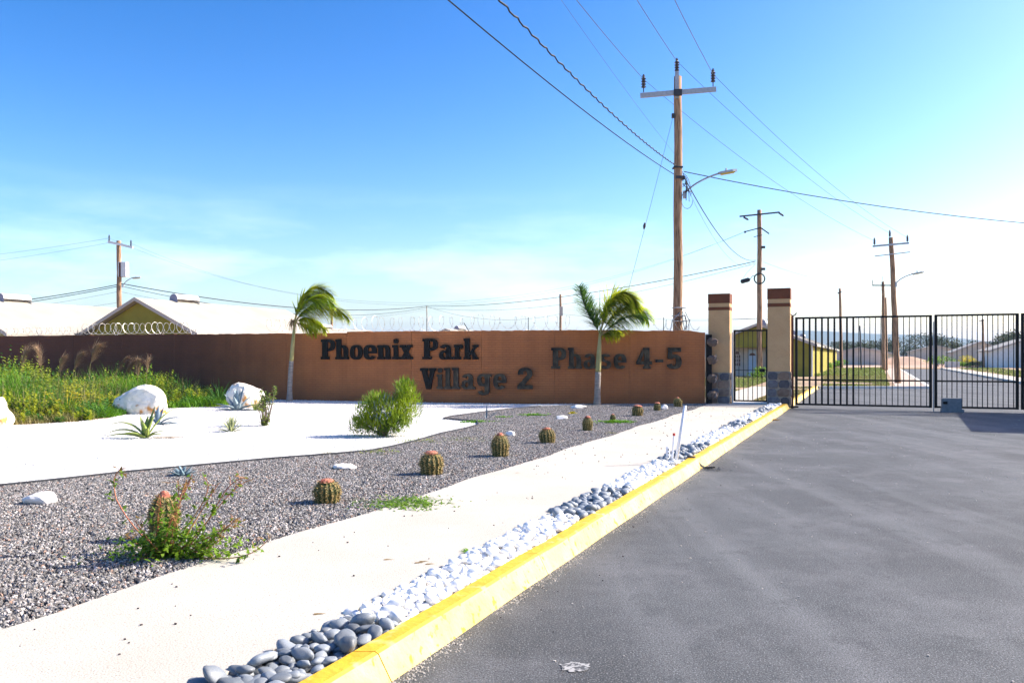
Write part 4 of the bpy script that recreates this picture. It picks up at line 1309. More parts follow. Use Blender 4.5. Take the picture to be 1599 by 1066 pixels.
b = MB(); p = L1(1057, 118, -.17); b.box(p + Vector((0, 0, -.35)), (.13, .07, 1.0)); b.build('top_bracket', M['galv'], P1)
b = MB(); insulator(b, p.x, p.y, p.z + .0, 0.38, 0.10); b.build('insulator', M['porcelain'], P1)
b = MB(); b.box(L1(1061, 278, 0), (.34, .36, .10)); b.box(L1(1058, 262, 0), (.34, .34, .05)); b.box(L1(1051, 181, -.1), (.10, .10, .16)); b.build('pole_band', M['dark_metal'], P1)
lamp(P1, L1(1068, 304, -.05), L1(1082, 284, -.05), L1(1122, 271, -.05), (0.97, 0.0, 0.17))
# clutter of drop wires round the band
b = MB()
rnd = random.Random(5)
for k in range(9):
    p0 = L1(1066, 268 + k * 3, -.12); pm = L1(1070 + rnd.uniform(0, 8), 280 + rnd.uniform(-8, 26), -.15 + rnd.uniform(-.1, .1)); p2 = L1(1068 + rnd.uniform(0, 12), 286 + rnd.uniform(-6, 30), -.1)
    pts_ = [p0 * (1 - t_) ** 2 + pm * 2 * t_ * (1 - t_) + p2 * t_ * t_ for t_ in [i / 6 for i in range(7)]]
    b.tube(pts_, 0.012, 4)
ring = [L1(1073 + 9 * math.cos(a), 312 + 14 * math.sin(a), -.1) for a in [i * .5 for i in range(11)]]
b.tube(ring, .009, 4)
for k in range(5):
    p0 = L1(1060 + k * 2.5, 487, -.18); p2 = L1(1066 + k * 2.4, 520, -.2)
    b.tube([p0, L1(1056 + k * 5, 500, -.24), p2], .012, 4)
b.build('drop_wires', M['cable'], P1)
b = MB()
for z_ in (3.3, 3.0, 2.8): b.box((0.03, -.0, z_), (.40, .40, .03), .3)
b.tube([L1(1062, 488, -.2), L1(1050, 500, -.21), L1(1046, 520, -.2)], .016, 4); b.tube([L1(1066, 486, -.2), L1(1073, 500, -.21), L1(1070, 515, -.2)], .02, 4)
b.build('steel_strap', M['galv'], P1)

# second pole beyond the walk-in gate
P2Y = 59.0
P2 = pole_base('utility_pole', (1186 - CX) / F * P2Y, P2Y, 11.95, 'wooden utility pole rising between the two gate pillars', r0=0.20, r1=0.15)
def L2(px, py, dy=0.0): return at(px, py, P2Y + dy) - P2.location
def arm(P, Lf, pa, pb, m='galv', th_=0.09, dy=-.18, name='crossarm', w=None):
    a_ = Lf(*pa, dy); c_ = Lf(*pb, dy); d_ = c_ - a_
    b_ = MB(); b_.box((a_ + c_) / 2, (d_.length, th_, th_), Matrix.Rotation(-math.atan2(d_.z, d_.x), 3, 'Y')); return b_.build(name, M[m], P)
arm(P2, L2, (1155, 338), (1217, 331.5), 'dark_metal', 0.10)
arm(P2, L2, (1163, 362), (1188, 355.5), 'dark_metal', 0.07)
arm(P2, L2, (1187, 355), (1201, 365), 'dark_metal', 0.07)
arm(P2, L2, (1177, 370), (1190, 367), 'dark_metal', 0.05)
for (pa, pb) in (((1161, 339), (1169, 343.5)), ((1216, 332), (1224, 337.5)), ((1162, 362.5), (1165, 362))):
    b = MB(); a_ = L2(*pa, -.2); c_ = L2(*pb, -.2)
    k_ = 7; b.tube([a_ + (c_ - a_) * i / k_ for i in range(k_ + 1)], [.03, .09, .05, .09, .05, .09, .05, .03], 7); b.build('insulator', M['porcelain'], P2)
for (px, py) in ((1191.5, 386), (1191.5, 420)):
    b = MB(); b.box(L2(px, py, -.1), (.26, .2, .16)); b.build('bolt_bracket', M['dark_metal'], P2)
b = MB(); b.tube([L2(1186 + 8.2 * math.cos(a), 435 + 8 * math.sin(a), -.22) for a in [i * 6.283 / 20 for i in range(21)]], .05, 6); b.build('cable_loop', M['cable'], P2)
b = MB()
c_ = L2(1163.5, 438, -.2)
b.tube([L2(1157, 440, -.2), L2(1158, 439.7, -.2), L2(1169, 436.6, -.2), L2(1171, 436, -.2)], [.10, .15, .15, .08], 8)
sc_ = b.build('splice_case', M['cable'], P2)
b = MB(); b.tube([L2(1171, 436, -.2), L2(1175, 431, -.2), L2(1186, 428, -.18)], .02, 4); b.tube([L2(1157, 440, -.2), L2(1166, 426, -.2), L2(1180, 412, -.2)], .008, 4); b.build('hanger', M['cable'], sc_)

# poles farther off
def far_pole(px_base, py_base, px_top, py_top, Y, label, arms=(), lampdef=None, ins=(), r0=.17, r1=.12, name='utility_pole'):
    X = (px_base - CX) / F * Y
    Xt = (px_top - CX) / F * Y
    h_ = CAMZ + (HOR - py_top) / F * Y - 0.1
    P = pole_base(name, X, Y, h_, label, lean=Xt - X, r0=r0, r1=r1)
    Lf = lambda px, py, dy=0.0: at(px, py, Y + dy) - P.location
    for pa, pb, th_, m_ in arms: arm(P, Lf, pa, pb, m_, th_)
    for px, py, hh in ins:
        b_ = MB(); p_ = Lf(px, py, -.18); insulator(b_, p_.x, p_.y, p_.z - .1, hh, .08); b_.build('insulator', M['porcelain'], P)
    if lampdef:
        lamp(P, Lf(*lampdef[0], -.1), Lf(*lampdef[1], -.1), Lf(*lampdef[2], -.1), lampdef[3])
    return P
P3 = far_pole(1402, 597, 1391.5, 368, 46.4, 'leaning utility pole with two crossarms and lamp right of the row',
              arms=[((1363, 384.5), (1419, 379.5), .10, 'galv'), ((1366, 400), (1421, 393.5), .055, 'galv')],
              lampdef=((1398, 444), (1404, 434), (1424, 428), (0.96, 0, 0.2)), ins=[(1365.5, 383, .26), (1389.5, 371, .26), (1417, 378.5, .26)], r0=.17, r1=.125)
P4 = far_pole(1380, 579, 1379, 438, 86, 'utility pole with one plain crossarm just left of the leaning one',
              arms=[((1362, 445.5), (1391, 445.5), .12, 'dark_metal')], ins=[(1363, 445, .4), (1379, 439, .4)], r0=.20, r1=.15)
P4b = far_pole(1384, 578, 1382.5, 463, 90, 'bare shorter pole standing right against its crossarmed neighbour', r0=.17, r1=.14, name='bare_pole')
P5 = far_pole(1314, 577, 1311.5, 449, 97, 'bare wooden pole at the far end of the green row', r0=.19, r1=.14, arms=[((1308, 458), (1314, 455), .12, 'dark_metal')])
P6 = far_pole(1536, 574, 1534.5, 497, 112, 'short wooden pole in front of the far right houses', r0=.17, r1=.13, arms=[((1529, 501), (1537, 500), .1, 'dark_metal')])
P7 = far_pole(187, 560, 185.5, 374, 65, 'utility pole with white crossarm and box behind the left house',
              arms=[((169, 377.5), (207.5, 386.5), .17, 'white_paint')], lampdef=((192, 446), (196, 438), (206, 434), (0.97, 0, .05)), ins=[(170.5, 378, .40), (204.5, 386, .40)], r0=.21, r1=.17)
Lf7 = lambda px, py, dy=0.0: at(px, py, 65 + dy) - P7.location
b = MB(); b.box(Lf7(192.6, 421, -.1), (.62, .5, 1.15)); tb_ = b.build('transformer_box', M['white_paint'], P7)
b = MB(); b.box(Lf7(189.3, 421.5, -.12), (.14, .52, 1.1)); b.build('box_side', M['rust'], tb_)
P8 = far_pole(875.5, 560, 875.2, 458, 100, 'thin wooden pole peeking over the wall between lettering and right palm', r0=.17, r1=.14)
b = MB(); p = at(876.5, 486, 100) - P8.location; b.box(p + Vector((0, -.16, 0)), (.34, .14, 1.1)); b.build('meter_box', M['fascia'], P8)
P9 = far_pole(518, 560, 518, 471, 95, 'dark pole seen through the fronds of the left palm', r0=.16, r1=.13)
P10 = far_pole(667, 560, 666.5, 476, 110, 'very slim pole above the lettering where cables meet', r0=.06, r1=.05)
sp_ = far_pole(1345, 578, 1342.8, 507, 84, 'slim short black post on the verge beyond the gate', r0=.08, r1=.07, name='short_post')
sp_.children[0].data.materials[0] = M['dark_metal']

# the previous pole of the line stands behind the camera; the line wires run to it
PB = copy_tree(P1)
PB.location = (-9.2, -9.5, 0.1)
PB['label'] = 'wooden utility pole of the same line standing behind the viewpoint'
PRt = far_pole(0, 560, 0, 250, 30, 'plain utility pole far off to the right of the gate', r0=.18, r1=.14)
PRt.location = (46, 34, 0.1)
# its lean was computed for another spot: make it stand straight
PRt.children[0].rotation_euler = (0, 0, 0)

# ------------------------------------------------------------------ line wires and cables
def wire(p0, p1, sag, r, label, m='wire', n_=26, twist=0, name='line_wire', cat='wire', group=None, ez=1.0):
    p0, p1 = Vector(p0), Vector(p1)
    pts_ = []
    n2 = n_ if not twist else twist
    for i in range(n2 + 1):
        t_ = i / n2
        q = p0.lerp(p1, t_); q.z -= 4 * sag * t_ * (1 - t_)
        if twist:
            q += Vector((0.02 * math.sin(i * 1.9), 0.02 * math.cos(i * 1.9), 0.028 * math.cos(i * 1.9)))
        pts_.append(q)
    b_ = MB(); b_.tube(pts_, r, 4)
    o_ = b_.build(name, M[m])
    return tag(o_, label, cat, group)
def off(P, q): return Vector(P.location) + Vector(q)
iL = at(1005, 124, P1Y - .22); iC = at(1057, 96, P1Y - .17); iR = at(1113.5, 116, P1Y - .22)
dB = Vector(PB.location) - Vector(P1.location)
wire(iL, iL + dB, 0.9, .012, 'thin line wire from the left insulator of the tallest pole up out of the picture')
wire(iC, iC + dB, 0.9, .012, 'thin line wire from the top insulator of the tallest pole up out of the picture')
wire(iR, iR + dB, 0.9, .012, 'thin line wire from the right insulator of the tallest pole up out of the picture')
wire(iL, at(1365.5, 376, 46.2), 0.5, .010, 'thin line wire from the tallest pole to the left insulator of the leaning pole')
wire(iC, at(1389.5, 364, 46.2), 0.5, .010, 'thin line wire from the tallest pole to the tip of the leaning pole')
wire(iR, at(1417, 371, 46.2), 0.5, .010, 'thin line wire from the tallest pole to the right insulator of the leaning pole')
cA = at(1055, 258, P1Y - .15); cB_ = at(1052, 272, P1Y - .1)
wire(cA, cA + dB + Vector((.3, 0, 0.2)), 1.2, .019, 'thick black twisted bundle running from the tallest pole up to the top edge', 'cable', twist=260, name='cable_bundle', cat='cable')
wire(cB_, cB_ + dB + Vector((-1.4, 0, 0.0)), 0.85, .017, 'straight black cable below the twisted bundle at the tallest pole', 'cable', name='cable', cat='cable')
wire(at(1053, 240, P1Y - .1), at(1053, 240, P1Y - .1) + dB + Vector((.8, 0, 0.8)), 0.6, .0045, 'very thin wire just above the twisted bundle')
q0 = at(1068, 268, P1Y); q1 = Vector((46, 34, 7.9))
wire(q0, q1, 1.75, .017, 'black cable sweeping from the tallest pole to the right picture edge', 'cable', name='cable', cat='cable')
wire(at(1068, 276, P1Y), at(1180, 406, P2Y), 0.95, .020, 'black cable dropping from the tallest pole to the one between the pillars', 'cable', name='cable', cat='cable')
wire(at(1069, 284, P1Y), at(1178, 410, P2Y), 1.3, .007, 'thinner wire under the cable between the two nearest poles')
j7 = at(191, 443, 65)
j10 = at(666, 478, 110)
j2 = at(1180, 408, P2Y)
wire(j7, j10, 1.15, .034, 'dark cable from the left pole along the horizon to the slim middle pole', 'cable', name='cable', cat='cable')
wire(at(191, 447, 65), at(666, 480, 110), 1.6, .022, 'lower dark cable from the left pole to the slim middle pole', 'cable', name='cable', cat='cable')
wire(at(186, 455, 65), at(666, 483, 110), 1.6, .012, 'lowest faint wire right of the left pole')
wire(j10, j2, 0.9, .026, 'dark cable rising from the slim middle pole to the pole between the pillars', 'cable', name='cable', cat='cable')
wire(at(666, 480, 110), at(1180, 411, P2Y), 1.5, .014, 'thin wire below the cable rising to the pole between the pillars')
wire(at(204.5, 380, 65), at(1162, 362, P2Y - .2), 5.0, .007, 'faint long wire sagging low across the sky between left and right poles')
wire(at(170.5, 372, 65), at(1162, 363, P2Y - .2), 5.0, .007, 'second faint long wire across the low sky')
wire(at(170.5, 372, 65), at(-420, 430, 65), 0.5, .009, 'thin wire from the left pole top to the left picture edge')
wire(at(170.5, 379, 65), at(-420, 440, 65), 0.6, .008, 'second thin wire from the left crossarm to the left picture edge')
wire(j7, at(-420, 492, 65), 0.9, .030, 'thick cable from the left pole to the left picture edge', 'cable', name='cable', cat='cable')
wire(at(190, 446, 65), at(-420, 505, 65), 0.8, .026, 'second thick cable from the left pole to the left picture edge', 'cable', name='cable', cat='cable')
wire(at(186, 455, 65), at(-420, 512, 65), 0.8, .010, 'thin wire below the thick cables left of the left pole')
wire(at(186, 472, 65), at(-420, 520, 65), 0.6, .009, 'lowest thin wire left of the left pole')
wire(at(1192, 409, P2Y), at(1379, 440, 86), 0.7, .012, 'thin cable from the pole between the pillars to the plain crossarm pole')
wire(at(1187, 497, P2Y), at(1045, 500, 110), 0.1, .014, 'thin level wire just above the wall by the gate pillars')
wire(at(1187, 497, P2Y), at(1312, 486, 97), 0.4, .014, 'thin wire from the pillar pole to the bare pole beyond the gate')
wire(j10, at(875, 490, 100), 1.2, .014, 'faint blue cable low above the wall towards the thin wooden pole')
wire(at(875, 490, 100), at(1187, 497, P2Y), 0.3, .012, 'faint cable from the thin wooden pole to the pillar pole')
wire(at(1051, 182, P1Y - .1), at(952, 560, 33.5), 0.12, .009, 'guy wire slanting from the tallest pole down behind the right palm', name='guy_wire')
b = MB(); c_ = at(1051, 182, P1Y - .1).lerp(at(952, 560, 33.5), 0.432); b.tube([c_ + Vector((.02, 0, .12)), c_, c_ - Vector((.02, 0, .12))], [.03, .06, .03], 7)
tag(b.build('guy_insulator', M['porcelain']), 'small dark strain insulator halfway down the guy wire', 'insulator')

# ------------------------------------------------------------------ pebble strip
def pebble_mesh(seed, flat=0.55, sub=2, name='pebble', m=None):
    import bmesh
    bm = bmesh.new(); bmesh.ops.create_icosphere(bm, subdivisions=sub, radius=1.0)
    rnd = random.Random(seed); o_ = Vector((seed * 3.1, 1.7, seed))
    ax = rnd.uniform(.55, .88)
    for v_ in bm.verts:
        n_ = 1 + 0.24 * mnoise.noise(v_.co * 1.1 + o_) + 0.05 * mnoise.noise(v_.co * 2.6 + o_)
        v_.co = Vector((v_.co.x * n_, v_.co.y * n_ * ax, v_.co.z * n_ * flat))
    for f_ in bm.faces: f_.smooth = True
    me = bpy.data.meshes.new(name); bm.to_mesh(me); bm.free()
    me.materials.append(m)
    return me
PD = [pebble_mesh(i, .34 + .07 * (i % 4), 3, 'dark_pebble', M['pebble_dark']) for i in range(8)]
PW = [pebble_mesh(i + 9, .55 + .06 * (i % 3), 3, 'white_pebble', M['pebble_white']) for i in range(5)]
PDl = [pebble_mesh(i, .5, 2, 'dark_pebble_far', M['pebble_dark']) for i in range(2)]
def zone(Y, x):
    """dark or white, and which run, counted from the camera"""
    Z = [(-9, 4.62, 'd0'), (4.62, 7.55, 'w0'), (7.55, 9.15, 'd1'), (9.15, 11.6, 'w1'), (11.6, 13.6, 'd2'), (13.6, 16.9, 'w2'), (16.9, 18.6, 'd3'), (18.6, 21.2, 'w3'), (21.2, 23.0, 'd4'), (23.0, 99, 'w4')]
    q = Y + (x - kx(Y, -0.42)) * 0.5
    for a_, b__, n_ in Z:
        if a_ <= q < b__: return n_
pebs = []
grid = {}
def try_place(x, y, z, md, layer):
    k_ = (int(x / .12), int(y / .12), layer)
    for i in (-1, 0, 1):
        for j in (-1, 0, 1):
            for (a_, b__, m__) in grid.get((k_[0] + i, k_[1] + j, layer), ()):
                if (a_ - x) ** 2 + (b__ - y) ** 2 < ((md + m__) / 2) ** 2: return False
    grid.setdefault(k_, []).append((x, y, md))
    return True
rnd = random.Random(21)
for layer, tries in ((0, 26000), (1, 9000)):
    for _ in range(tries):
        Y = rnd.uniform(2.6, 25.3) if rnd.random() < .6 else rnd.uniform(2.6, 9)
        u = rnd.uniform(0.235, 0.64 - (0.08 if layer else 0))
        x = kx(Y) - u
        zn = zone(Y + rnd.gauss(0, .07) * (1 + Y * .05), x)
        size = (rnd.uniform(.046, .074) if rnd.random() < .5 else rnd.uniform(.028, .05)) if zn[0] == 'd' else (rnd.uniform(.040, .060) if rnd.random() < .45 else rnd.uniform(.024, .042))
        if try_place(x, Y, 0, size * 1.34, layer):
            z = 0.104 + size * .38 + (size * .62 if layer else 0) - (0.0 if u > .3 else 0.0)
            pebs.append((Y, x, z, size, zn, layer, u))
pebs.sort()
pebs = [p for p in pebs]
labs = {'d0': ('smooth slate grey pebble in the dark patch nearest the viewer', 'slate grey pebbles nearest the viewer'),
        'w0': ('rounded white pebble in the first white run beside the yellow kerb', 'white pebbles of the first white run'),
        'd1': ('dark pebble in the second dark patch along the yellow kerb', 'dark pebbles of the second dark patch')}
vis = [p for p in pebs if p[0] > 3.45]
hidden = [p for p in pebs if p[0] <= 3.45]
cnt = 0
rest_d, rest_w = MB(), MB()
for (Y, x, z, size, zn, layer, u) in vis:
    rot = (rnd.gauss(0, .36), rnd.gauss(0, .30), rnd.uniform(0, 6.28))
    if cnt < 300:
        me = rnd.choice(PD if zn[0] == 'd' else PW)
        o = link_mesh('river_pebble', me, None, (x, Y, z), rot, (size,) * 3)
        lb, gp = labs.get(zn, labs['w0'])
        sz = 'large' if size > .058 else ('medium' if size > .042 else 'small')
        ps = 'against the yellow kerb' if u < .33 else ('at the sidewalk edge' if u > .54 else ('on the kerb side' if u < .435 else 'on the sidewalk side'))
        tp_ = 'topmost' if layer else 'low lying'
        y0z, y1z, end = {'d0': (3.45, 4.62, 'front dark patch'), 'w0': (4.62, 7.55, 'first white run')}.get(zn, (7.3, 9.2, 'second dark patch'))
        fz_ = (Y - y0z) / (y1z - y0z)
        k_ = 'near end' if fz_ < .34 else ('middle' if fz_ < .67 else 'far end')
        tag(o, '%s %s %s pebble %s, %s of the %s' % (sz, tp_, 'slate' if zn[0] == 'd' else 'white', ps, k_, end), 'pebble', gp)
        cnt += 1
    else:
        me = PDl[0]
        Mx = Matrix.Rotation(rot[2], 3, 'Z') @ Matrix.Rotation(rot[1], 3, 'Y') @ Matrix.Rotation(rot[0], 3, 'X')
        tgt = rest_d if zn[0] == 'd' else rest_w
        if not hasattr(me, '_c'): pass
        tgt.add([Vector((x, Y, z)) + Mx @ (v_.co * size) for v_ in me.vertices], [tuple(p_.vertices) for p_ in me.polygons])
o = rest_d.build('dark_pebbles', M['pebble_dark'], smooth=True); tag(o, 'dark pebble patches farther along the yellow kerb', kind='stuff')
o = rest_w.build('white_pebbles', M['pebble_white'], smooth=True); tag(o, 'white pebble runs farther along the yellow kerb', kind='stuff')

# ------------------------------------------------------------------ boulders and rocks
def rock(name, pos, w, d, h, seed, m, label, cat, sub=4, rz=0, shape=None, cut=True, group=None):
    import bmesh
    bm = bmesh.new(); bmesh.ops.create_icosphere(bm, subdivisions=sub, radius=1.0)
    o_ = Vector((seed * 7.3, seed, 2.2))
    rn = random.Random(seed)
    planes = [(Vector((rn.gauss(0, 1), rn.gauss(0, 1), rn.gauss(0, .8))).normalized(), rn.uniform(.62, .85)) for _ in range(9)]
    for v_ in bm.verts:
        c = v_.co.copy()
        for n_, dd in planes:
            q = c.dot(n_)
            if q > dd: c -= n_ * (q - dd) * 0.85
        c *= 1 + 0.10 * mnoise.noise(c * 2.1 + o_) + 0.05 * mnoise.noise(c * 5 + o_)
        if shape: c = shape(c)
        v_.co = Vector((c.x * w / 1.6, c.y * d / 1.6, (c.z * 0.62 + .38) * h))
    for f_ in bm.faces: f_.smooth = False
    me = bpy.data.meshes.new(name); bm.to_mesh(me); bm.free(); me.materials.append(m)
    o = bpy.data.objects.new(name, me); COL.objects.link(o); o.location = pos; o.rotation_euler = (0, 0, rz)
    return tag(o, label, cat, group)
def shp1(c):
    return Vector((c.x * 1.05, c.y, c.z * (0.62 + 0.42 * (1 / (1 + math.exp(-(c.x + .15) * 5)))) ))
p = G(212, 646); rock('boulder', p - Vector((0, -.3, .12)), 1.12, 0.85, 0.88, 3, M['boulder'], 'big rust stained white boulder at the edge of the tall weeds', 'boulder', shape=shp1)
p = G(378, 636); rock('boulder', p - Vector((0, -.4, .12)), 0.92, 0.8, 0.90, 8, M['boulder'], 'orange streaked white boulder behind the grey agave', 'boulder')
p = G(-20, 664); rock('boulder', p - Vector((0, 0, .14)), 1.0, 0.8, 0.82, 5, M['boulder'], 'stained boulder cut by the left picture edge', 'boulder', rz=.4)
for (px, py, w, h, sd, lb) in ((62, 785, .27, .15, 1, 'small flat white rock lying on the grey gravel far left'), (538, 731, .25, .10, 2, 'low white rock near the second cactus'),
                               (797, 680, .17, .11, 3, 'small grey white rock beside the third cactus'), (877, 654, .26, .11, 4, 'white rock among gravel below the second palm'),
                               (1036, 639, .2, .16, 5, 'white rock leaning behind a small cactus near the wall'), (904, 637, .38, .13, 6, 'long white rock at the foot of the wall left of the palm')):
    p = G(px, py); rock('rock', p - Vector((0, 0, .02)), w, w * .75, h, sd + 20, M['rock_white'], lb, 'rock', sub=3)

# ------------------------------------------------------------------ cacti
def cactus(px, py, wpx, toppy, label, tall=1.0, ribs=15, seed=0, capr=.34, pups=False):
    p = G(px, py); s_ = p.y / F
    wpx *= 1.02
    Wd = wpx * s_; Ht = (py - toppy) * s_
    t = thing('barrel_cactus', p - Vector((0, 0, .01)), label, 'cactus', 'barrel cacti in the gravel bed', rz=seed)
    t.rotation_euler = (random.uniform(-.07, .07), random.uniform(-.07, .07), seed)
    rn = random.Random(seed)
    Rm = Wd / 2; Hb = Ht * .90
    nth = ribs * 4; nz_ = 12
    def prof(tz):   # radius along the height
        return Rm * (0.80 + 0.34 * tz - 0.20 * tz * tz) if tz < .45 else Rm * math.sqrt(max(0, 1 - ((tz - .45) / .585) ** 1.9)) * 0.995 * (0.80 + 0.34 * .45 - .2 * .2) / .9125 * 1.0
    b = MB(); vs_ = []
    for i in range(nz_ + 1):
        tz = i / nz_
        r_ = prof(tz)
        for j in range(nth):
            a = 2 * math.pi * j / nth
            rib = 1 - 0.17 * (0.5 - 0.5 * math.cos(a * ribs)) if i < nz_ else 1
            vs_.append((r_ * rib * math.cos(a), r_ * rib * math.sin(a), Hb * tz))
    fs_ = []
    for i in range(nz_):
        for j in range(nth):
            fs_.append((i * nth + j, i * nth + (j + 1) % nth, (i + 1) * nth + (j + 1) % nth, (i + 1) * nth + j))
    fs_.append(tuple(range(nz_ * nth, (nz_ + 1) * nth)))
    b.add(vs_, fs_); b.build('body', M['cactus'], t, smooth=True)
    # spine clusters down every rib crest
    b = MB()
    ns = max(6, int(Hb / max(0.022, Rm * .14)))
    for j in range(ribs):
        a = 2 * math.pi * j / ribs
        for i in range(1, ns + 1):
            tz = i / (ns + .6)
            r_ = prof(tz)
            c = Vector((r_ * math.cos(a), r_ * math.sin(a), Hb * tz))
            nrm = Vector((math.cos(a), math.sin(a), (tz - .45) * 1.2)).normalized()
            for q in range(8):
                d_ = (nrm * .7 + Vector((rn.gauss(0, .6), rn.gauss(0, .6), rn.gauss(0, .6)))).normalized()
                sd_ = d_.cross(nrm).normalized() if d_.cross(nrm).length > .01 else Vector((0, 0, 1))
                w_ = Rm * 0.03
                b.add([c - sd_ * w_, c + sd_ * w_, c + d_ * Rm * rn.uniform(.16, .3)], [(0, 1, 2)])
    tag(b.build('spines', M['spine'], t), kind='stuff')
    # woolly red crown
    b = MB()
    rc = Rm * capr * 1.15 * rn.uniform(.85, 1.15)
    vs_ = []
    for i in range(6):
        q = i / 5
        for j in range(12):
            a = 2 * math.pi * j / 12
            rr_ = rc * math.cos(q * 1.35) * rn.uniform(.9, 1.1)
            vs_.append((rr_ * math.cos(a), rr_ * math.sin(a), Hb * .96 + (Ht - Hb * .96) * math.sin(q * 1.45) * rn.uniform(.92, 1.05)))
    fs_ = [(i * 12 + j, i * 12 + (j + 1) % 12, i * 12 + 12 + (j + 1) % 12, i * 12 + 12 + j) for i in range(5) for j in range(12)]
    fs_.append(tuple(range(60, 72)))
    b.add(vs_, fs_)
    for q in range(40):
        a = rn.uniform(0, 6.28); r_ = rc * rn.uniform(.5, 1.25)
        c = Vector((r_ * math.cos(a), r_ * math.sin(a), Hb * .97))
        d_ = Vector((math.cos(a) * .8, math.sin(a) * .8, rn.uniform(.4, 1.2))).normalized()
        b.blade(c, d_, Rm * rn.uniform(.12, .26), Rm * .05, .3, seg=2)
    b.build('crown', M['cap'], t)
    return t
cactus(254, 842, 45, 764, 'tallest cactus of the row, nearest the viewer, wrapped by the weed', seed=1, ribs=14)
cactus(511, 784, 41, 745, 'squat cactus with a dark red crown, second from the viewer', seed=2, capr=.5)
cactus(674, 740, 36, 702, 'rounded cactus with orange crown near the sidewalk edge, third from the viewer', seed=3, capr=.55)
cactus(781, 712, 27, 674, 'upright oval cactus with red crown, fourth from the viewer', seed=4)
cactus(855, 691, 25, 666, 'small round cactus with orange crown, fifth from the viewer', seed=5, capr=.5)
cactus(917, 672, 16, 648, 'narrow brown cactus standing below the second palm', seed=6, capr=.6)
cactus(957, 657, 9, 645, 'tiny cactus half hidden in a green weed clump', seed=7, capr=.6)
cactus(995, 649, 17, 631, 'cactus with pink flower buds right of the second palm', seed=8, capr=.6)
cactus(1026, 641, 11, 627, 'small pale brown cactus in front of a white rock', seed=9, capr=.6)
cactus(1059, 635, 13, 619, 'farthest cactus, by the wall behind the white pipe', seed=10, capr=.4)

# ------------------------------------------------------------------ agaves and yucca
def strap_leaf(b, base, d, L, w, bend, thick=.3, seg=8, m=0):
    """fleshy channelled leaf"""
    p = Vector(base); d = Vector(d).normalized()
    side = d.cross(Vector((0, 0, 1)))
    if side.length < .05: side = Vector((1, 0, 0))
    side.normalize()
    vs_ = []
    for i in range(seg + 1):
        t_ = i / seg
        ww = 1.45 * w * (0.62 + .9 * t_ - 1.0 * t_ * t_) * (1 - t_ ** 3) * .9 + 0.002
        up = side.cross(d).normalized()
        vs_ += [p - side * ww / 2 + up * ww * .16, p - up * ww * thick * .5, p + side * ww / 2 + up * ww * .16, p + up * ww * .02]
        d = (d + Vector((0, 0, -bend / seg))).normalized()
        p = p + d * L / seg
    fs_ = []
    for i in range(seg):
        for j in range(4):
            fs_.append((i * 4 + j, i * 4 + (j + 1) % 4, i * 4 + 4 + (j + 1) % 4, i * 4 + 4 + j))
    fs_.append((seg * 4, seg * 4 + 1, seg * 4 + 2, seg * 4 + 3))
    b.add(vs_, fs_, m)
def rosette(name, px, py, m, label, leaves, cat='agave'):
    p = G(px, py)
    t = thing(name, p - Vector((0, 0, .01)), label, cat)
    for (az, el, L, w, bend) in leaves:
        b = MB(); d = Vector((math.cos(R(az)) * math.cos(R(el)), math.sin(R(az)) * math.cos(R(el)), math.sin(R(el))))
        strap_leaf(b, (d.x * .03, d.y * .03, 0.0), d, L, w, bend)
        o = b.build('leaf', m, t, smooth=True)
    return t
rosette('agave', 228, 683, M['agave_green'], 'large green agave with long arching leaves on the white bed',
        [(178, 62, .80, .085, 1.7), (190, 48, .78, .09, 1.5), (200, 28, .70, .10, .8), (150, 72, .45, .10, .4), (90, 80, .42, .12, .2), (20, 66, .80, .09, 1.0),
         (-10, 50, .42, .07, 1.2), (-60, 60, .38, .09, 1.1), (60, 75, .62, .10, .3), (240, 40, .50, .10, .9), (330, 35, .45, .08, .8), (0, 75, .5, .1, .5), (270, 70, .36, .12, .4)])
rosette('agave', 246, 662, M['agave_blue'], 'small blue grey agave between the big boulder and the green agave',
        [(100, 80, .42, .12, .1), (60, 70, .45, .10, .2), (10, 48, .55, .10, 1.2), (-5, 20, .50, .12, .6), (170, 55, .32, .1, .8), (300, 30, .25, .1, .5), (140, 75, .38, .1, .2), (-30, 15, .4, .1, .3)])
rosette('agave', 370, 640, M['agave_blue'], 'blue grey agave with broad leaves before the orange streaked boulder',
        [(90, 88, .62, .15, 0), (60, 72, .66, .15, .2), (120, 70, .66, .15, .2), (20, 55, .62, .15, .4), (160, 55, .62, .15, .4), (0, 32, .60, .14, .5), (180, 32, .62, .14, .5), (200, 12, .55, .13, .25),
         (-20, 10, .52, .13, .2), (240, 35, .5, .14, .5), (300, 40, .5, .14, .4), (270, 60, .5, .15, .2), (45, 80, .6, .14, .1), (150, 80, .6, .14, .1)])
yl = [(random.uniform(0, 360), random.choice((20, 35, 45, 55, 65, 75, 85)) + random.uniform(-6, 6), random.uniform(.26, .40), .028, .25) for _ in range(40)]
rosette('yucca', 361, 673, M['yucca'], 'small spiky pale green yucca on the white bed', yl, 'yucca')
al = []
for ring_, (n_, el, L) in enumerate(((9, 12, .17), (8, 32, .17), (6, 52, .16), (4, 72, .14))):
    for j in range(n_): al.append((360 * j / n_ + ring_ * 21, el, L * random.uniform(.9, 1.1), .052, .25))
rosette('agave', 285, 742, M['agave_dark'], 'little slate blue agave rosette at the black edging strip', al)
rosette('sprout', 760, 653, M['agave_dark'], 'two leaved dark sprout on the gravel near the white bed tip', [(90, 85, .36, .035, .1), (10, 38, .35, .035, .1), (160, 60, .12, .03, .1)], 'sprout')
rosette('sprout', 894, 646, M['yellow_leaf'], 'tiny yellow rosette plant in the far gravel', [(a, 55, .10, .05, .1) for a in range(0, 360, 45)] + [(a + 20, 20, .12, .06, .1) for a in range(0, 360, 60)], 'plant')

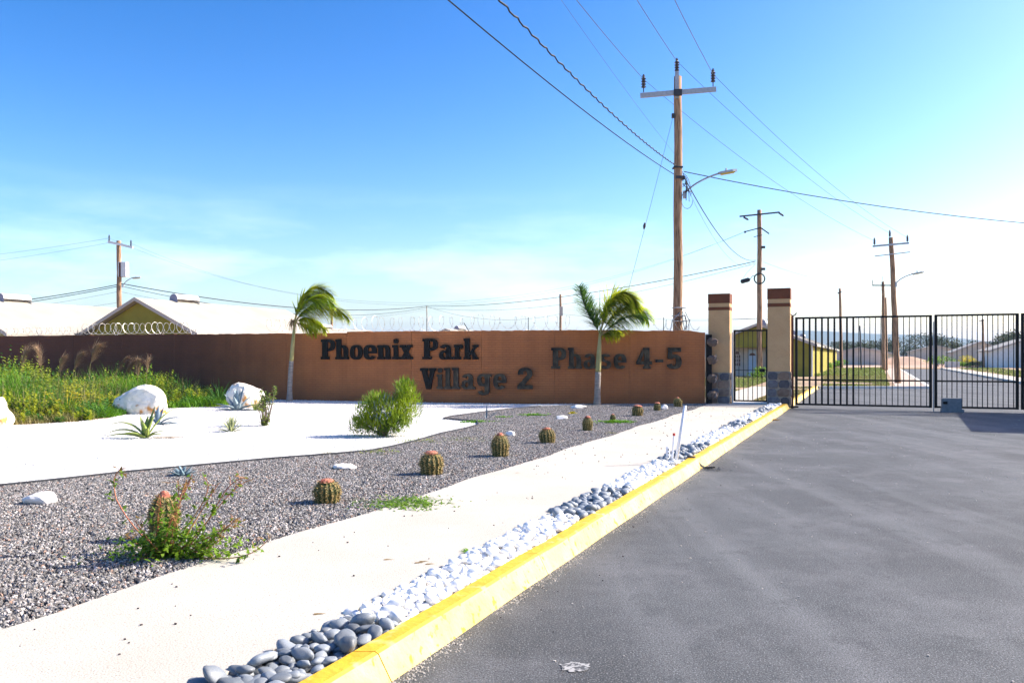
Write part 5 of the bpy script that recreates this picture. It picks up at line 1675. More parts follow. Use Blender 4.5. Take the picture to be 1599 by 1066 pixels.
# ------------------------------------------------------------------ leafy shrub (left) and pencil shrub (centre)
def leafy_shrub():
    p = G(413, 664)
    t = thing('shrub', p, 'upright leafy shrub with bare grey stems right of the agaves', 'shrub')
    bs, bl_ = MB(), MB()
    rn = random.Random(4)
    for k in range(15):
        a = rn.uniform(0, 6.28); lean = rn.uniform(.08, .45); L = rn.uniform(.55, .92)
        d = Vector((math.cos(a) * lean, math.sin(a) * lean * .7, 1)).normalized()
        pts_ = [Vector((math.cos(a) * .03, math.sin(a) * .03, -.02))]
        for i in range(6): pts_.append(pts_[-1] + (d + Vector((rn.gauss(0, .1), rn.gauss(0, .1), 0))) * L / 6)
        bs.tube(pts_, [.013 - .0015 * i for i in range(7)], 5)
        for i in range(60):
            q = rn.random()
            if .25 < q < .62 and rn.random() < .75: continue
            ii = min(5, int(q * 6)); c = pts_[ii].lerp(pts_[ii + 1], q * 6 - ii)
            dd = Vector((rn.gauss(0, 1), rn.gauss(0, 1), rn.gauss(.3, .6))).normalized()
            bl_.blade(c + dd * .02, dd, rn.uniform(.05, .10), .045, .3, seg=2)
    bs.build('stems', M['stem'], t); tag(bl_.build('foliage', mat('shrub leaf', (0.20, 0.25, 0.03), (0.13, 0.19, 0.03), 0.5, 8, transl=.3), t), kind='stuff')
leafy_shrub()
def pencil_shrub():
    p = G(598, 680)
    t = thing('shrub', p, 'bushy bright green pencil leaved shrub in front of the lettered wall', 'shrub')
    bs, bl_, bg2 = MB(), MB(), MB()
    rn = random.Random(9)
    s_ = p.y / F
    # lobes in metres relative to base: centre, radius
    lobes = [((-.30, 0, .38), (.34, .34, .38)), ((-.12, 0, .72), (.30, .3, .22)), ((.12, -.05, .42), (.42, .4, .42)), ((.50, .1, .62), (.34, .32, .42)), ((.46, .0, .98), (.24, .24, .24)), ((.34, -.1, .30), (.32, .3, .26)), ((-.5, 0, .20), (.24, .26, .20)), ((.0, -.1, .22), (.5, .3, .22))]
    for ci, (c, r_) in enumerate(lobes):
        c = Vector(c)
        for k in range(3):
            e_ = c + Vector((rn.gauss(0, .1), rn.gauss(0, .1), rn.gauss(0, .08)))
            bs.tube([(rn.uniform(-.06, .06), 0, -.02), c * .45 + Vector((0, 0, .04)), e_], [.022, .015, .007], 5)
        n_ = int(900 * r_[0] * r_[2] / .12)
        for k in range(n_):
            d = Vector((rn.gauss(0, 1), rn.gauss(0, 1), rn.gauss(0, 1))).normalized()
            rad = rn.random() ** .42
            q = c + Vector((d.x * r_[0], d.y * r_[1], d.z * r_[2])) * rad
            if q.z < .02: q.z = rn.uniform(.02, .12)
            dd = (d * .7 + Vector((rn.gauss(0, .45), rn.gauss(0, .45), .75 + rn.gauss(0, .3)))).normalized()
            tgt = bg2 if (ci in (2, 0) and rn.random() < .30 and abs(q.x) < .25) else bl_
            L = rn.uniform(.09, .19)
            tgt.blade(q, dd, L, .021, .1, seg=2)
    t.scale = (.86, .9, .86)
    bs.build('stems', M['stem'], t)
    tag(bl_.build('foliage', mat('pencil leaf', (0.36, 0.46, 0.02), (0.10, 0.19, 0.015), 0.5, 2.2, transl=.35), t), kind='stuff')
    o = bg2.build('silvery_foliage', M['agave_blue'], t); tag(o, 'silvery blue green sprigs low in the middle', kind='stuff')
pencil_shrub()

# ------------------------------------------------------------------ palms
def frond(b, pts_, Lmax, wind, droop, dens=60, w=.046, seed=0, both=True, lower=None):
    """pinnate leaf along rachis pts_"""
    rn = random.Random(seed)
    pts_ = [Vector(p) for p in pts_]
    k_ = len(pts_) - 1
    def P(t_):
        x = t_ * k_; i = min(int(x), k_ - 1); return pts_[i].lerp(pts_[i + 1], x - i)
    for i in range(dens):
        t_ = .14 + .86 * i / dens
        c = P(t_); tan = (P(min(1, t_ + .03)) - P(max(0, t_ - .03))).normalized()
        side = tan.cross(Vector((0, 1, 0)))
        if side.length < .1: side = tan.cross(Vector((1, 0, 0)))
        side.normalize(); up = side.cross(tan)
        L = 2.25 * Lmax * (math.sin(math.pi * (0.12 + .80 * t_)) ** .7)
        for s_ in (-1, 1):
            for rep in range(3):
                d = side * s_ * rn.uniform(.5, 1) + up * rn.uniform(-.8, .8) + tan * rn.uniform(.5, .9) + Vector(wind) * rn.uniform(.7, 1.2)
                b.blade(c, d, L * rn.uniform(.75, 1.1), w, droop * rn.uniform(.6, 1.3), seg=3, m=0)
def smooth(pts_, n_=16):
    pts_ = [Vector(p) for p in pts_]
    out = []
    m_ = len(pts_) - 1
    for i in range(n_ + 1):
        t_ = i / n_
        q = [p.copy() for p in pts_]
        while len(q) > 1: q = [q[j].lerp(q[j + 1], t_) for j in range(len(q) - 1)]
        out.append(q[0])
    return out
def palm(px, py, Ybase, top, crown, fronds, label, r0, r1, shaft_from=.62, spear=None, dead=None):
    base = Vector(((px - CX) / F * Ybase, Ybase, 0.10))
    t = thing('palm_tree', base, label, 'palm tree')
    Lf = lambda a, b_, dy=0.0: at(a, b_, Ybase + dy) - base
    tp = [Lf(*q) for q in top]; tp[0].z = -.05
    curve = smooth(tp, 22)
    nlow = int(22 * shaft_from)
    b = MB(); rs = []
    for i in range(nlow + 1):
        q = i / 22; rs.append(r0 + (r1 - r0) * q + (.004 if i % 2 else 0) + (0.03 * (1 - i / 3) if i < 3 else 0))
    b.tube(curve[:nlow + 1], rs, 12); b.build('trunk', M['palm_trunk'], t, smooth=True)
    b = MB(); rs = []
    for i in range(nlow, 23):
        q = (i - nlow) / (22 - nlow); rs.append((r1 * 1.12) * (1 - q) + .035 * q + .012 * math.sin(q * 3.14))
    b.tube(curve[nlow:], rs, 12); b.build('crownshaft', M['palm_shaft'], t, smooth=True)
    for i, (pp, Lm, wind, droop, mname, dens) in enumerate(fronds):
        rach = smooth([Lf(*q) for q in pp], 18)
        b = MB(); frond(b, rach, Lm, wind, droop, dens, seed=i + 3)
        o = b.build('frond', M[mname], t)
        b = MB(); b.tube(rach, [.018 * (1 - .8 * k_ / 18) for k_ in range(19)], 5); b.build('rachis', M['palm_shaft'], o)
    if spear:
        b = MB(); b.tube([Lf(*q) for q in spear], [.018, .012, .003], 5); b.build('spear_leaf', M['leaf_dark'], t)
    if dead:
        b = MB(); rn = random.Random(3)
        for k_ in range(50):
            c = Lf(*dead) + Vector((rn.gauss(0, .05), rn.gauss(0, .05), rn.gauss(0, .04)))
            b.blade(c, Vector((rn.gauss(-.1, .25), rn.gauss(0, .25), -1)), rn.uniform(.2, .5), .02, .2)
        b.build('dry_sheath', M['leaf_dry'], t)
    return t
palm(452, 623, 27.55, [(452, 623), (452.5, 580), (457, 545), (460, 505)], None,
     [([(460, 505), (463, 470, -.2), (478, 444, -.3), (497, 440, -.3), (520, 462, -.2)], .34, (1.0, 0, -.25), .5, 'leaf_lime', 70),
      ([(460, 505), (462, 478, .2), (474, 452, .3), (490, 446, .3), (508, 466, .3)], .34, (1.0, 0, -.5), .6, 'palm_green', 64),
      ([(460, 506), (468, 482, .1), (492, 468, 0), (520, 468, .0), (544, 497, 0)], .36, (1.0, 0, -.35), .7, 'leaf_lime', 70),
      ([(460, 506), (468, 488, .1), (490, 474, .2), (516, 476, .3), (534, 492, .3)], .32, (1.0, 0, -.5), .7, 'palm_green', 60),
      ([(460, 507), (470, 492, -.2), (482, 490, -.3), (498, 505, -.4), (508, 514, -.4)], .26, (.8, 0, -.7), .7, 'leaf_lime', 48),
      ([(460, 507), (466, 500, .2), (480, 506, .4), (492, 514, .5), (494, 518, .5)], .22, (.6, 0, -.8), .6, 'leaf_lime', 36),
      ([(460, 505), (466, 474, -.3), (482, 458, -.4), (502, 456, -.5), (522, 476, -.5)], .30, (1.0, 0, -.4), .6, 'palm_green', 60),
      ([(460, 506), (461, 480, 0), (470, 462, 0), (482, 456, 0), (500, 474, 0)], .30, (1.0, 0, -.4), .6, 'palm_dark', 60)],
     'wind blown young palm with fronds swept right, standing left of the lettering', .085, .062, .52, dead=(457, 500))
palm(932.5, 632, 25.35, [(932.5, 632), (933, 590), (935, 560), (937, 520)], None,
     [([(937, 522), (932, 508, .1), (914, 492, .1), (909, 468, .1), (904, 446, .1)], .26, (.05, 0, .1), .25, 'palm_dark', 60),
      ([(937, 522), (943, 480, -.2), (955, 446, -.3), (985, 444, -.3), (992, 478, -.3)], .40, (.55, 0, -.5), .9, 'leaf_lime', 74),
      ([(937, 522), (942, 490, .2), (952, 462, .3), (972, 452, .3), (986, 470, .3)], .36, (.5, 0, -.5), .8, 'leaf_lime', 60),
      ([(937, 523), (946, 486, 0), (960, 456, 0), (978, 450, 0), (996, 484, 0)], .34, (.6, 0, -.5), .8, 'palm_green', 64),
      ([(937, 524), (950, 500, .1), (972, 468, .2), (1000, 470, .2), (1012, 498, .2)], .36, (.7, 0, -.4), .7, 'palm_green', 70),
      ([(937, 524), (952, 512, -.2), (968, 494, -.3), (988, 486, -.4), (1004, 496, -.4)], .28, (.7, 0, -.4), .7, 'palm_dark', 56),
      ([(937, 525), (946, 520, .2), (954, 514, .4), (962, 512, .5), (968, 520, .5)], .20, (.3, 0, -.9), .6, 'leaf_lime', 30)],
     'young palm with pale trunk standing before the last word on the wall', .095, .075, .46, spear=[(937, 520), (936.6, 480), (936.8, 449)])

# ------------------------------------------------------------------ tall weeds on the left
weed_poly = [(-28, 17.5), (-18, 15.8), (-13.5, 17.3), (-10.95, 18.1), (-9.95, 19.0), (-9.85, 20.5), (-10.05, 22.4), (-10.2, 23.6), (-9.3, 24.3), (-8.8, 24.6), (-8.75, 26.5), (-8.9, 28.4), (-12.5, 29.7), (-16, 30.9), (-20.3, 32.7), (-28, 35.5)]
wd = {k: MB() for k in ('grass', 'grass2', 'grass_dry', 'leaf_dark')}
rn = random.Random(33)
def edge_d(x, y):
    best = 9e9
    for (x0, y0), (x1, y1) in zip(GB, GB[1:]):
        dx, dy = x1 - x0, y1 - y0; L2_ = dx * dx + dy * dy
        t_ = max(0, min(1, ((x - x0) * dx + (y - y0) * dy) / L2_))
        best = min(best, math.hypot(x - x0 - dx * t_, y - y0 - dy * t_))
    return best
n_t = 0
while n_t < 3000:
    y = rn.uniform(15.8, 33); x = rn.uniform(-.66 * y - .5, -8.3)
    if not inpoly(x, y, weed_poly): continue
    n_t += 1
    e_ = edge_d(x, y)
    pxx = CX + F * x / y
    tall = 0.25 + min(1, e_ / 3.0) * 0.64
    tall *= 1.15 if pxx < 60 else (0.92 if pxx > 230 else 1.0)
    tall *= 0.55 + 0.8 * (mnoise.noise(Vector((x * .9, y * .9, 0))) + .5)
    tall *= rn.choice((.8, .9, 1, 1, 1.15))
    if pxx > 300: tall *= .8
    z = 0.1
    k_ = mnoise.noise(Vector((x * .5, y * .5, 7)))
    near_edge = e_ < .9
    kind = ('grass_dry' if (near_edge and pxx < 140 and rn.random() < .65) or rn.random() < .08 else ('grass2' if k_ > .05 else 'grass'))
    if rn.random() < .12: kind = 'leaf_dark'
    b = wd[kind]
    if kind in ('grass', 'leaf_dark'):
        # upright stalk with many short leaves
        for s_ in range(2):
            bx_, by_ = x + rn.gauss(0, .08), y + rn.gauss(0, .08); h_ = tall * rn.uniform(.7, 1.1)
            lean = Vector((rn.gauss(.05, .08), rn.gauss(0, .08), 1))
            for q in range(16):
                c = Vector((bx_, by_, z)) + lean * h_ * (q + 1) / 16
                a = q * 2.4 + rn.random(); ll = .19 * (1.15 - q / 20)
                b.blade(c - Vector((0, 0, .03)), (math.cos(a), math.sin(a), 1.1), ll, .052, .5, seg=2)
    else:
        for q in range(18):
            a = rn.uniform(0, 6.28)
            b.blade((x + rn.gauss(0, .07), y + rn.gauss(0, .07), z), (math.cos(a) * .35 + .1, math.sin(a) * .35, 1), tall * rn.uniform(.6, 1.1), .020 if kind == 'grass_dry' else .034, rn.uniform(.4, 1.3), seg=3)
for q in range(420):
    y = rn.uniform(19, 27.5); x = rn.uniform(-.64 * y, -9.6)
    if not inpoly(x, y, weed_poly) or edge_d(x, y) < .8: continue
    for k_ in range(3):
        wd['grass_dry'].blade((x + rn.gauss(0, .08), y, .1), (rn.gauss(.12, .2), rn.gauss(0, .2), 1), rn.uniform(.7, 1.35) * (.8 if x > -12 else 1), .014, rn.uniform(.2, .9), seg=4)
nm = {'grass': ('weeds', 'tall leafy green weeds in front of the brown wall'), 'grass2': ('grass', 'long fresh green grass among the weeds by the wall'),
      'grass_dry': ('dry_grass', 'straw coloured dry grass at the edge of the white bed'), 'leaf_dark': ('dark_weeds', 'dark green weed stalks among the grass')}
for k_, b in wd.items():
    tag(b.build(nm[k_][0], M[k_]), nm[k_][1], kind='stuff')
# feathery seed heads
plume_labels = ['tall tan seed plume swaying highest before the dark wall', 'feathery plume leaning right above the big boulder', 'thin plume at the far left of the weeds', 'pale plume left of the tallest one',
                'slim upright plume by the big boulder', 'feathery plume just left of centre in the weeds', 'second feathery plume bending right near the boulder', 'short brown plume in the left weeds', 'stiff thin stalk behind the boulder']
plumes = [(138, 600, 150, 540, .5, 1), (188, 598, 216, 561, .5, 1), (32, 590, 42, 549, .25, 0), (112, 600, 124, 553, .4, 1), (215, 606, 216, 568, .2, 0), (90, 600, 96, 560, .35, 1), (178, 598, 196, 558, .35, 1), (66, 592, 58, 548, .3, 0), (228, 600, 232, 563, .08, 0)]
for i, (bx_, by_, tx_, ty_, fat, kk) in enumerate(plumes):
    Yp = 25.0
    base = at(bx_, 560, Yp); base.z = .1
    t = thing('plume_grass', base, plume_labels[i], 'grass plant', 'feathery grasses before the dark wall')
    tip = at(tx_, ty_, Yp) - base
    b = MB(); cur = smooth([(0, 0, 0), (0, 0, tip.z * .6), (tip.x * .4, 0, tip.z * .95), tip], 12)
    b.tube(cur, [.008 * (1 - .06 * k_) for k_ in range(13)], 4)
    for q in range(14):
        a = rn.uniform(0, 6.28); b.blade((0, 0, 0), (math.cos(a) * .3, math.sin(a) * .3, 1), rn.uniform(.6, 1.0), .02, .8)
    b.build('stalk', M['grass_dry'], t)
    b = MB()
    for q in range(int(900 * fat) + 80):
        t_ = .50 + .50 * rn.random(); x_ = t_ * 12; ii = min(11, int(x_)); c = cur[ii].lerp(cur[ii + 1], x_ - ii)
        tn = (cur[min(12, ii + 1)] - cur[ii]).normalized()
        d = tn * 1.3 + Vector((rn.gauss(.7 if kk else .1, .35), rn.gauss(0, .3), rn.gauss(0, .3)))
        b.blade(c, d, rn.uniform(.16, .46) * (.6 + fat), .009, .5, seg=2)
    tag(b.build('plume', M['plume'], t), kind='stuff')
# yellow leaved plant and strap leaved clump
def clump(name, px, py, h, w, n_, lw, m, label, bend, dy=0, cat='plant'):
    p = G(px, py); t = thing(name, p + Vector((0, dy, 0)), label, cat)
    b = MB()
    for k_ in range(n_):
        a = rn.uniform(0, 6.28); o_ = rn.random() * w * .25
        b.blade((o_ * math.cos(a), o_ * math.sin(a), 0), (math.cos(a) * rn.uniform(.2, .9), math.sin(a) * rn.uniform(.2, .9), 1), h * rn.uniform(.7, 1.2), lw, bend * rn.uniform(.6, 1.3), seg=5)
    b.build('leaves', M[m], t)
    return t
clump('strap_plant', 343, 630, .98, .6, 130, .035, 'leaf_dark', 'dark strap leaved clump left of the orange streaked boulder', 1.7)
clump('strap_plant', 402, 640, .34, .5, 60, .03, 'agave_green', 'low yellow green tuft at the foot of the orange streaked boulder', 1.2)
p = G(98, 652, .12)
t = thing('yellow_plant', p, 'bright yellow leaved plant in front of the tall weeds', 'plant')
b = MB()
for k_ in range(26):
    c = Vector((rn.uniform(-.7, .5), rn.uniform(-.1, .5), rn.uniform(.1, .62)))
    b.tube([(0, .2, 0), c], .006, 3)
    for q in range(7):
        a = 6.28 * q / 7; b.blade(c, (math.cos(a), math.sin(a) * .6, .35), rn.uniform(.10, .2), .05, .5, seg=2)
b.build('leaves', M['yellow_leaf'], t)

# ------------------------------------------------------------------ low weed patches on the gravel and verge grass
def patch(px, py, wpx, hm, n_, m, label, dpx=6):
    p = G(px, py); t = MB()
    s_ = p.y / F
    hm *= 1.7; n_ = int(n_ * 1.6)
    for k_ in range(n_):
        a = rn.uniform(0, 6.28)
        gx, gy = rn.gauss(0, .33), rn.gauss(0, .33)
        c = Vector((gx * wpx * s_, gy * wpx * s_ * 1.0 * dpx / 6, 0))
        for q in range(3): 
            a2 = rn.uniform(0, 6.28)
            t.blade(c, (math.cos(a2), math.sin(a2), rn.uniform(.25, 1.3)), hm * rn.uniform(.5, 1.2), hm * .28, .8, seg=2)
    o = t.build('weed_patch', M[m]); o.location = p - Vector((0, 0, .01))
    return tag(o, label, None, None, 'stuff')
patch(632, 785, 88, .055, 420, 'leaf_green', 'flat green weed mat at the sidewalk edge between two cacti')
patch(590, 705, 52, .05, 120, 'grass', 'sparse weeds along the black edging below the pencil shrub')
patch(655, 688, 40, .05, 110, 'grass', 'weeds on the gravel edge right of the pencil shrub')
patch(722, 686, 70, .05, 130, 'grass', 'thin weeds in the gravel left of the third cactus')
patch(745, 658, 36, .07, 130, 'grass2', 'bright weeds at the tip of the white bed')
patch(833, 648, 26, .09, 100, 'grass2', 'small grass tuft in the gravel near the wall')
patch(786, 651, 16, .07, 50, 'grass2', 'tiny grass tuft right of the dark sprout')
patch(962, 659, 34, .10, 160, 'grass2', 'green weed clump round the tiny cactus')
patch(955, 676, 16, .05, 40, 'grass_dry', 'dry weed tuft at the sidewalk edge')
patch(735, 862, 14, .05, 26, 'grass2', 'small green sprig among the white pebbles')
patch(520, 708, 30, .035, 40, 'grass_dry', 'dry weeds on the white bed edge left of the shrub')
# dry leaves under the green agave
b = MB()
for k_ in range(60):
    c = Vector((rn.gauss(.33, .16), rn.gauss(0, .07), .01)); a = rn.uniform(-.4, .4)
    b.blade(c, (math.cos(a), math.sin(a), .1), rn.uniform(.08, .2), .02, .2, seg=2)
o = b.build('dry_leaves', M['leaf_dry']); o.location = G(228, 683); tag(o, 'brown dead leaves lying right of the green agave', 'leaves')

# the straggling weed round the first cactus
pw = G(268, 868)
wt = thing('straggling_weed', pw, 'straggling weed with arching red stems round the tallest cactus', 'weed')
LW = lambda px, py, dy=0.0: at(px, py, pw.y + dy) - pw
stems = [[(262, 870), (235, 850), (205, 826), (182, 780, .1), (172, 745, .15), (182, 730, .15), (197, 731, .15)],
         [(268, 872), (300, 850), (330, 810, -.1), (352, 770, -.1), (372, 752, -.1), (396, 748, -.1)],
         [(270, 872), (310, 858), (340, 840, -.15), (362, 815, -.15), (372, 808, -.15)],
         [(272, 876), (310, 884, -.1), (345, 886, -.15), (378, 886, -.2), (398, 868, -.2), (414, 848, -.2), (424, 836, -.2)],
         [(262, 870), (262, 830, .1), (280, 780, .2), (296, 756, .2), (300, 740, .2)],
         [(262, 872), (240, 840, -.1), (246, 805, -.2), (250, 785, -.2)],
         [(266, 872), (276, 835, -.2), (270, 800, -.25), (284, 770, -.2), (292, 748, -.2)],
         [(260, 872), (225, 858, -.1), (205, 842, -.1), (195, 835, -.1)],
         [(262, 874), (232, 880, -.1), (212, 884, -.15)],
         [(266, 874), (292, 840, .1), (320, 790, .15), (330, 765, .15), (345, 752, .15)],
         [(258, 872), (256, 838, -.25), (266, 812, -.28), (276, 792, -.28)],
         [(266, 876), (300, 868, -.1), (338, 850, -.1), (350, 838, -.1)],
         [(258, 872), (240, 858, -.2), (222, 828, -.2), (210, 812, -.2)]]
bs, bl_, bd = MB(), MB(), MB()
rn = random.Random(2)
stems += [[(q[0] + rn.gauss(0, 5 + 2 * k_), q[1] + rn.gauss(0, 4 + k_)) + tuple(q[2:]) for k_, q in enumerate(st)] for st in stems if len(st) < 7 and st[-1][0] > 225]
for si, st in enumerate(stems):
    pp = [LW(*q) for q in st]; pp[0].z = max(pp[0].z, 0)
    for q in pp: q.z = max(q.z, .012)
    cur = smooth(pp, 20) if si != 0 else smooth(pp[:4], 8)[:-1] + smooth(pp[3:], 12)
    nC = len(cur)
    bs.tube(cur, [.0048 * (1 - .75 * k_ / nC) + .001 for k_ in range(nC)], 5)
    # side twigs and leaflets
    for k_ in range(nC - 1):
        f_ = k_ / nC
        if rn.random() < .75:
            d = Vector((rn.gauss(0, 1), rn.gauss(0, .8), rn.gauss(.3, .6))).normalized()
            L = rn.uniform(.03, .09)
            e_ = cur[k_] + d * L; e_.z = max(e_.z, .008)
            (bs).tube([cur[k_], e_], .0016, 3)
            nl = 7 if f_ < .6 else 2
            for q in range(nl):
                dd = Vector((rn.gauss(0, 1), rn.gauss(0, 1), rn.gauss(.3, .7))).normalized()
                (bl_ if f_ < .7 or rn.random() < .4 else bd).blade(cur[k_].lerp(e_, .4 + .6 * rn.random()), dd, rn.uniform(.028, .052), .028, .4, seg=2)
        if f_ > .55:
            for q in range(5):
                d = (cur[k_ + 1] - cur[k_]).normalized() + Vector((rn.gauss(0, .6), rn.gauss(0, .5), rn.gauss(0, .5)))
                bd.blade(cur[k_], d, rn.uniform(.02, .045), .004, .3, seg=2)
for q in range(700):     # dense low foliage round the base
    x_ = rn.gauss(.03, .22); y_ = rn.gauss(-.02, .12); z_ = abs(rn.gauss(0, .13)) * (1 - min(.8, abs(x_) * 1.2)) + .006
    dd = Vector((rn.gauss(0, 1), rn.gauss(0, 1), rn.gauss(.4, .7))).normalized()
    bl_.blade((x_, y_, z_), dd, rn.uniform(.028, .056), .030, .4, seg=2)
bs.build('stems', M['stem_red'], wt)
tag(bl_.build('foliage', M['leaf_green'], wt), kind='stuff')
tag(bd.build('seed_sprays', M['leaf_dry'], wt), kind='stuff')

# verge grass beyond the gates
def verge(name, poly, n_, hm, m, label, w=.05):
    xs = [p[0] for p in poly]; ys = [p[1] for p in poly]
    b = MB(); k_ = 0
    while k_ < n_:
        x = rn.uniform(min(xs), max(xs)); y = rn.uniform(min(ys), max(ys))
        if not inpoly(x, y, poly): continue
        k_ += 1
        if mnoise.noise(Vector((x * .25, y * .25, 2))) < -.28: continue
        for q in range(3):
            a = rn.uniform(0, 6.28)
            b.blade((x, y, .1), (math.cos(a) * .6, math.sin(a) * .6, 1), hm * rn.uniform(.5, 1.3), w, .6, seg=2)
    return tag(b.build(name, M[m]), label, kind='stuff')
verge('verge_grass', [(kx(41.3, .2), 41.4), (rx(41.4) - 2.0, 41.4), (rx(80) - 2.0, 80), (24, 60)], 4200, .14, 'grass_far', 'green grass on the corner verge beyond the gate', .07)
verge('verge_grass', [(22.5, 62), (rx(62) - 2, 62), (rx(103) - 2, 103), (38, 98)], 5000, .26, 'grass_far', 'taller green grass in front of the green row', .10)
verge('dry_verge_grass', [(kx(41.3, .2), 41.4), (rx(41.4) - 2.0, 41.4), (rx(100) - 2.0, 100), (30, 80)], 6500, .15, 'grass_dry', 'straw coloured grass mixed into the corner verge', .06)
verge('path_grass', [(kx(26.6, -1.45), 26.6), (kx(26.6, -.25), 26.6), (kx(40.6, -.25), 40.6), (kx(40.6, -1.45), 40.6)], 1500, .07, 'grass_dry', 'thin grass between path and yellow kerb beyond the gate')
verge('yard_grass', [(6.5, 28), (kx(28, -3.3), 28), (kx(41, -3.3), 41), (19, 59), (9, 60)], 9000, .10, 'grass_far', 'patchy grass in the yard behind the walk-in gate')
verge('far_verge_grass', [(rr(45) + 1.9, 45), (rr(45) + 5, 45), (rr(104) + 7, 104), (rr(104) + 1.9, 104)], 3500, .14, 'grass_far', 'patchy grass on the verge right of the far road', .07)

# ------------------------------------------------------------------ pipes, cable mess, litter
pb = G(1055, 724)
t = thing('white_pipe', pb, 'tall white plastic pipe leaning out of the pebbles by the kerb', 'pipe')
tp = at(1070, 633, pb.y) - pb
b = MB(); b.tube([(0, 0, -.02), tp * .5, tp], .022, 10); b.build('pipe', M['pvc'], t, smooth=True)
t = thing('white_pipe', G(1049, 722), 'short thin white pipe with a red tip beside the leaning one', 'pipe')
tp = at(1052.5, 680, t.location.y) - t.location
b = MB(); b.tube([(0, 0, -.02), tp], .014, 8); b.build('pipe', M['pvc'], t)
b = MB(); b.tube([tp, tp + Vector((0, 0, .035))], .018, 8); b.build('tip', M['red'], t)
t = thing('white_pipe', G(1043, 719), 'stub of white pipe with holes low among dark pebbles', 'pipe')
b = MB(); b.tube([(0, 0, -.02), (0.0, 0, .20)], .03, 8); b.build('pipe', M['pvc'], t)
b = MB()
for z_ in (.06, .11, .16): b.box((0, -.03, z_), (.015, .012, .015))
b.build('hole', M['black_metal'], t)
t = MB(); base = G(1100, 731, 0.0)
for k_ in range(46):
    c = Vector((kx(11.8) + rn.gauss(.10, .09), 11.75 + rn.gauss(0, .08), .012))
    a = rn.gauss(0, 1.1)
    t.blade(c, (math.cos(a), math.sin(a), rn.uniform(.1, .7)), rn.uniform(.06, .22), .014, .9, seg=3)
for k_ in range(3):
    yy = 11.85 + .03 * k_
    t.tube([(kx(yy) - .45, yy - .02, .14), (kx(yy) - .24, yy, .155), (kx(yy) - .20, yy, .166), (kx(yy) - .12, yy, .163), (kx(yy) - .03, yy, .05), (kx(yy) + .03, yy, .012), (kx(yy) + .10 + .03 * k_, yy - .05, .02)], .010, 5)
tag(t.build('loose_cable', M['cable']), 'frayed black cable lying across the yellow kerb', 'cable')
b = MB()
p = G(1210, 656, 0.0)
b.add([(p.x - .13, p.y, .012), (p.x, p.y - .09, .03), (p.x + .15, p.y + .02, .012), (p.x + .02, p.y + .12, .035)], [(0, 1, 2, 3)])
b.add([(p.x - .13, p.y, .004), (p.x, p.y - .09, .004), (p.x + .15, p.y + .02, .004), (p.x + .02, p.y + .12, .004)], [(3, 2, 1, 0)])
tag(b.build('dead_leaf', M['leaf_dry']), 'curled dry leaf on the asphalt near the far kerb end', 'leaf')
for (px, py, w_, d_, lb) in ((897, 1041, .10, .085, 'ragged white paint spot on the asphalt at the bottom edge'),):
    p = G(px, py, 0.0); b = MB()
    vs_ = []
    for k_ in range(26):
        a = 6.283 * k_ / 26; q = rn.uniform(.62, 1.0)
        vs_.append((w_ * q * math.cos(a), d_ * q * math.sin(a), .004))
    b.add([(0, 0, .004)] + vs_, [(0, 1 + k_, 1 + (k_ + 1) % 26) for k_ in range(26)])
    o = b.build('paint_spot', M['paint_worn']); o.location = p
    tag(o, lb, 'paint spot')
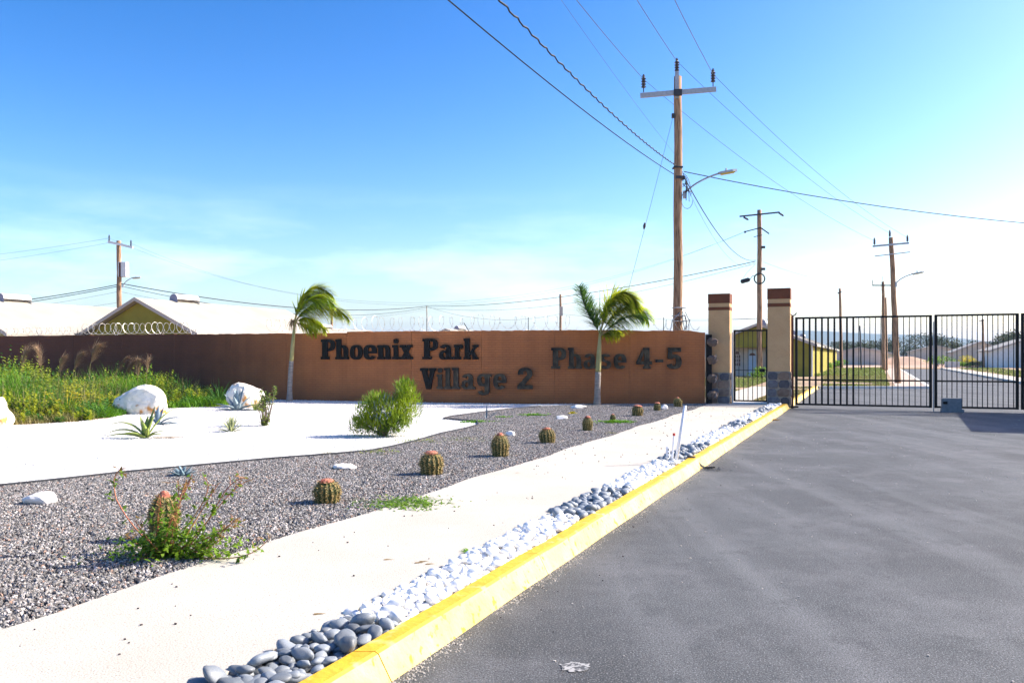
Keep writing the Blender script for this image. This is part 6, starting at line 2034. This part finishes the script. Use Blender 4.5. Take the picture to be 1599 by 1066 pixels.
# crumbs and dark specks on the paving
b = MB()
for k_ in range(170):
    Y = rn.uniform(4, 24); x = rn.uniform(SW(Y) + .03, kx(Y, -.7))
    q = rn.uniform(.002, .007) * (1 + Y * .05)
    b.box((x, Y, .124 + q * .3), (q * 1.6, q, q), rn.uniform(0, 3))
for k_ in range(70):
    Y = rn.uniform(3.5, 16); x = kx(Y) + abs(rn.gauss(0, .25)) + .01
    q = rn.uniform(.003, .007)
    b.box((x, Y, q * .4), (q * 1.5, q, q), rn.uniform(0, 3))
sb = MB()
for k_ in range(3200):
    Y = 3.6 + 20 * rn.random() ** 1.8
    if mnoise.noise(Vector((Y * 1.3, 3, 1))) < -.18 and rn.random() < .8: continue
    x = kx(Y) + abs(rn.gauss(0, .055)) + .001
    q = rn.uniform(.0015, .005)
    sb.box((x, Y, q * .4), (q * 1.8, q * 1.4, q), rn.uniform(0, 3))
for k_ in range(260):
    Y = 4 + 20 * rn.random(); x = rn.uniform(kx(Y) + .3, .62 * Y + .5)
    q = rn.uniform(.003, .008) * (.7 + Y * .04)
    sb.box((x, Y, q * .4), (q * 1.8, q * 1.4, q), rn.uniform(0, 3))
tag(sb.build('gutter_sand', M['concrete']), 'pale sand washed along the foot of the yellow kerb', kind='stuff')
tag(b.build('grit', M['gravel_bed']), 'dark grit and crumbs scattered on sidewalk and gutter', kind='stuff')
b = MB()
for (px, py) in ((600, 873), (655, 876), (665, 880), (648, 878), (805, 738), (490, 958)):
    p = G(px, py, .125)
    b.blade(p, (1, .2, .12), .07, .025, .2, seg=3)
tag(b.build('fallen_leaves', M['leaf_dry']), 'few dry leaves lying on the pale sidewalk', kind='stuff')
sheet('edging_soil', [[(SW(Y) + wob(Y) - 0.02, Y), (SW(Y) + wob(Y) + .03, Y), (SW(Y + .5) + wob(Y + .5) + .03, Y + .5), (SW(Y + .5) + wob(Y + .5) - .02, Y + .5)] for Y in np.arange(1.0, 25.5, .5)], 0.1255, M['sidewalk']) if False else None

# ------------------------------------------------------------------ haze
hzb = MB()
hzb.box((0, 1500, 67), (8600, 7600, 136))
hm = bpy.data.materials.new('air')
hm.use_nodes = True
n_ = hm.node_tree.nodes; n_.clear()
ho = n_.new('ShaderNodeOutputMaterial'); hv = n_.new('ShaderNodeVolumePrincipled')
hv.inputs['Color'].default_value = (0.50, 0.72, 1.0, 1)
hv.inputs['Density'].default_value = 0.00020
hv.inputs['Anisotropy'].default_value = 0.0
hm.node_tree.links.new(hv.outputs[0], ho.inputs['Volume'])
hz_o = hzb.build('haze', hm)
tag(hz_o, kind='stuff')
print('objects', len(COL.objects))
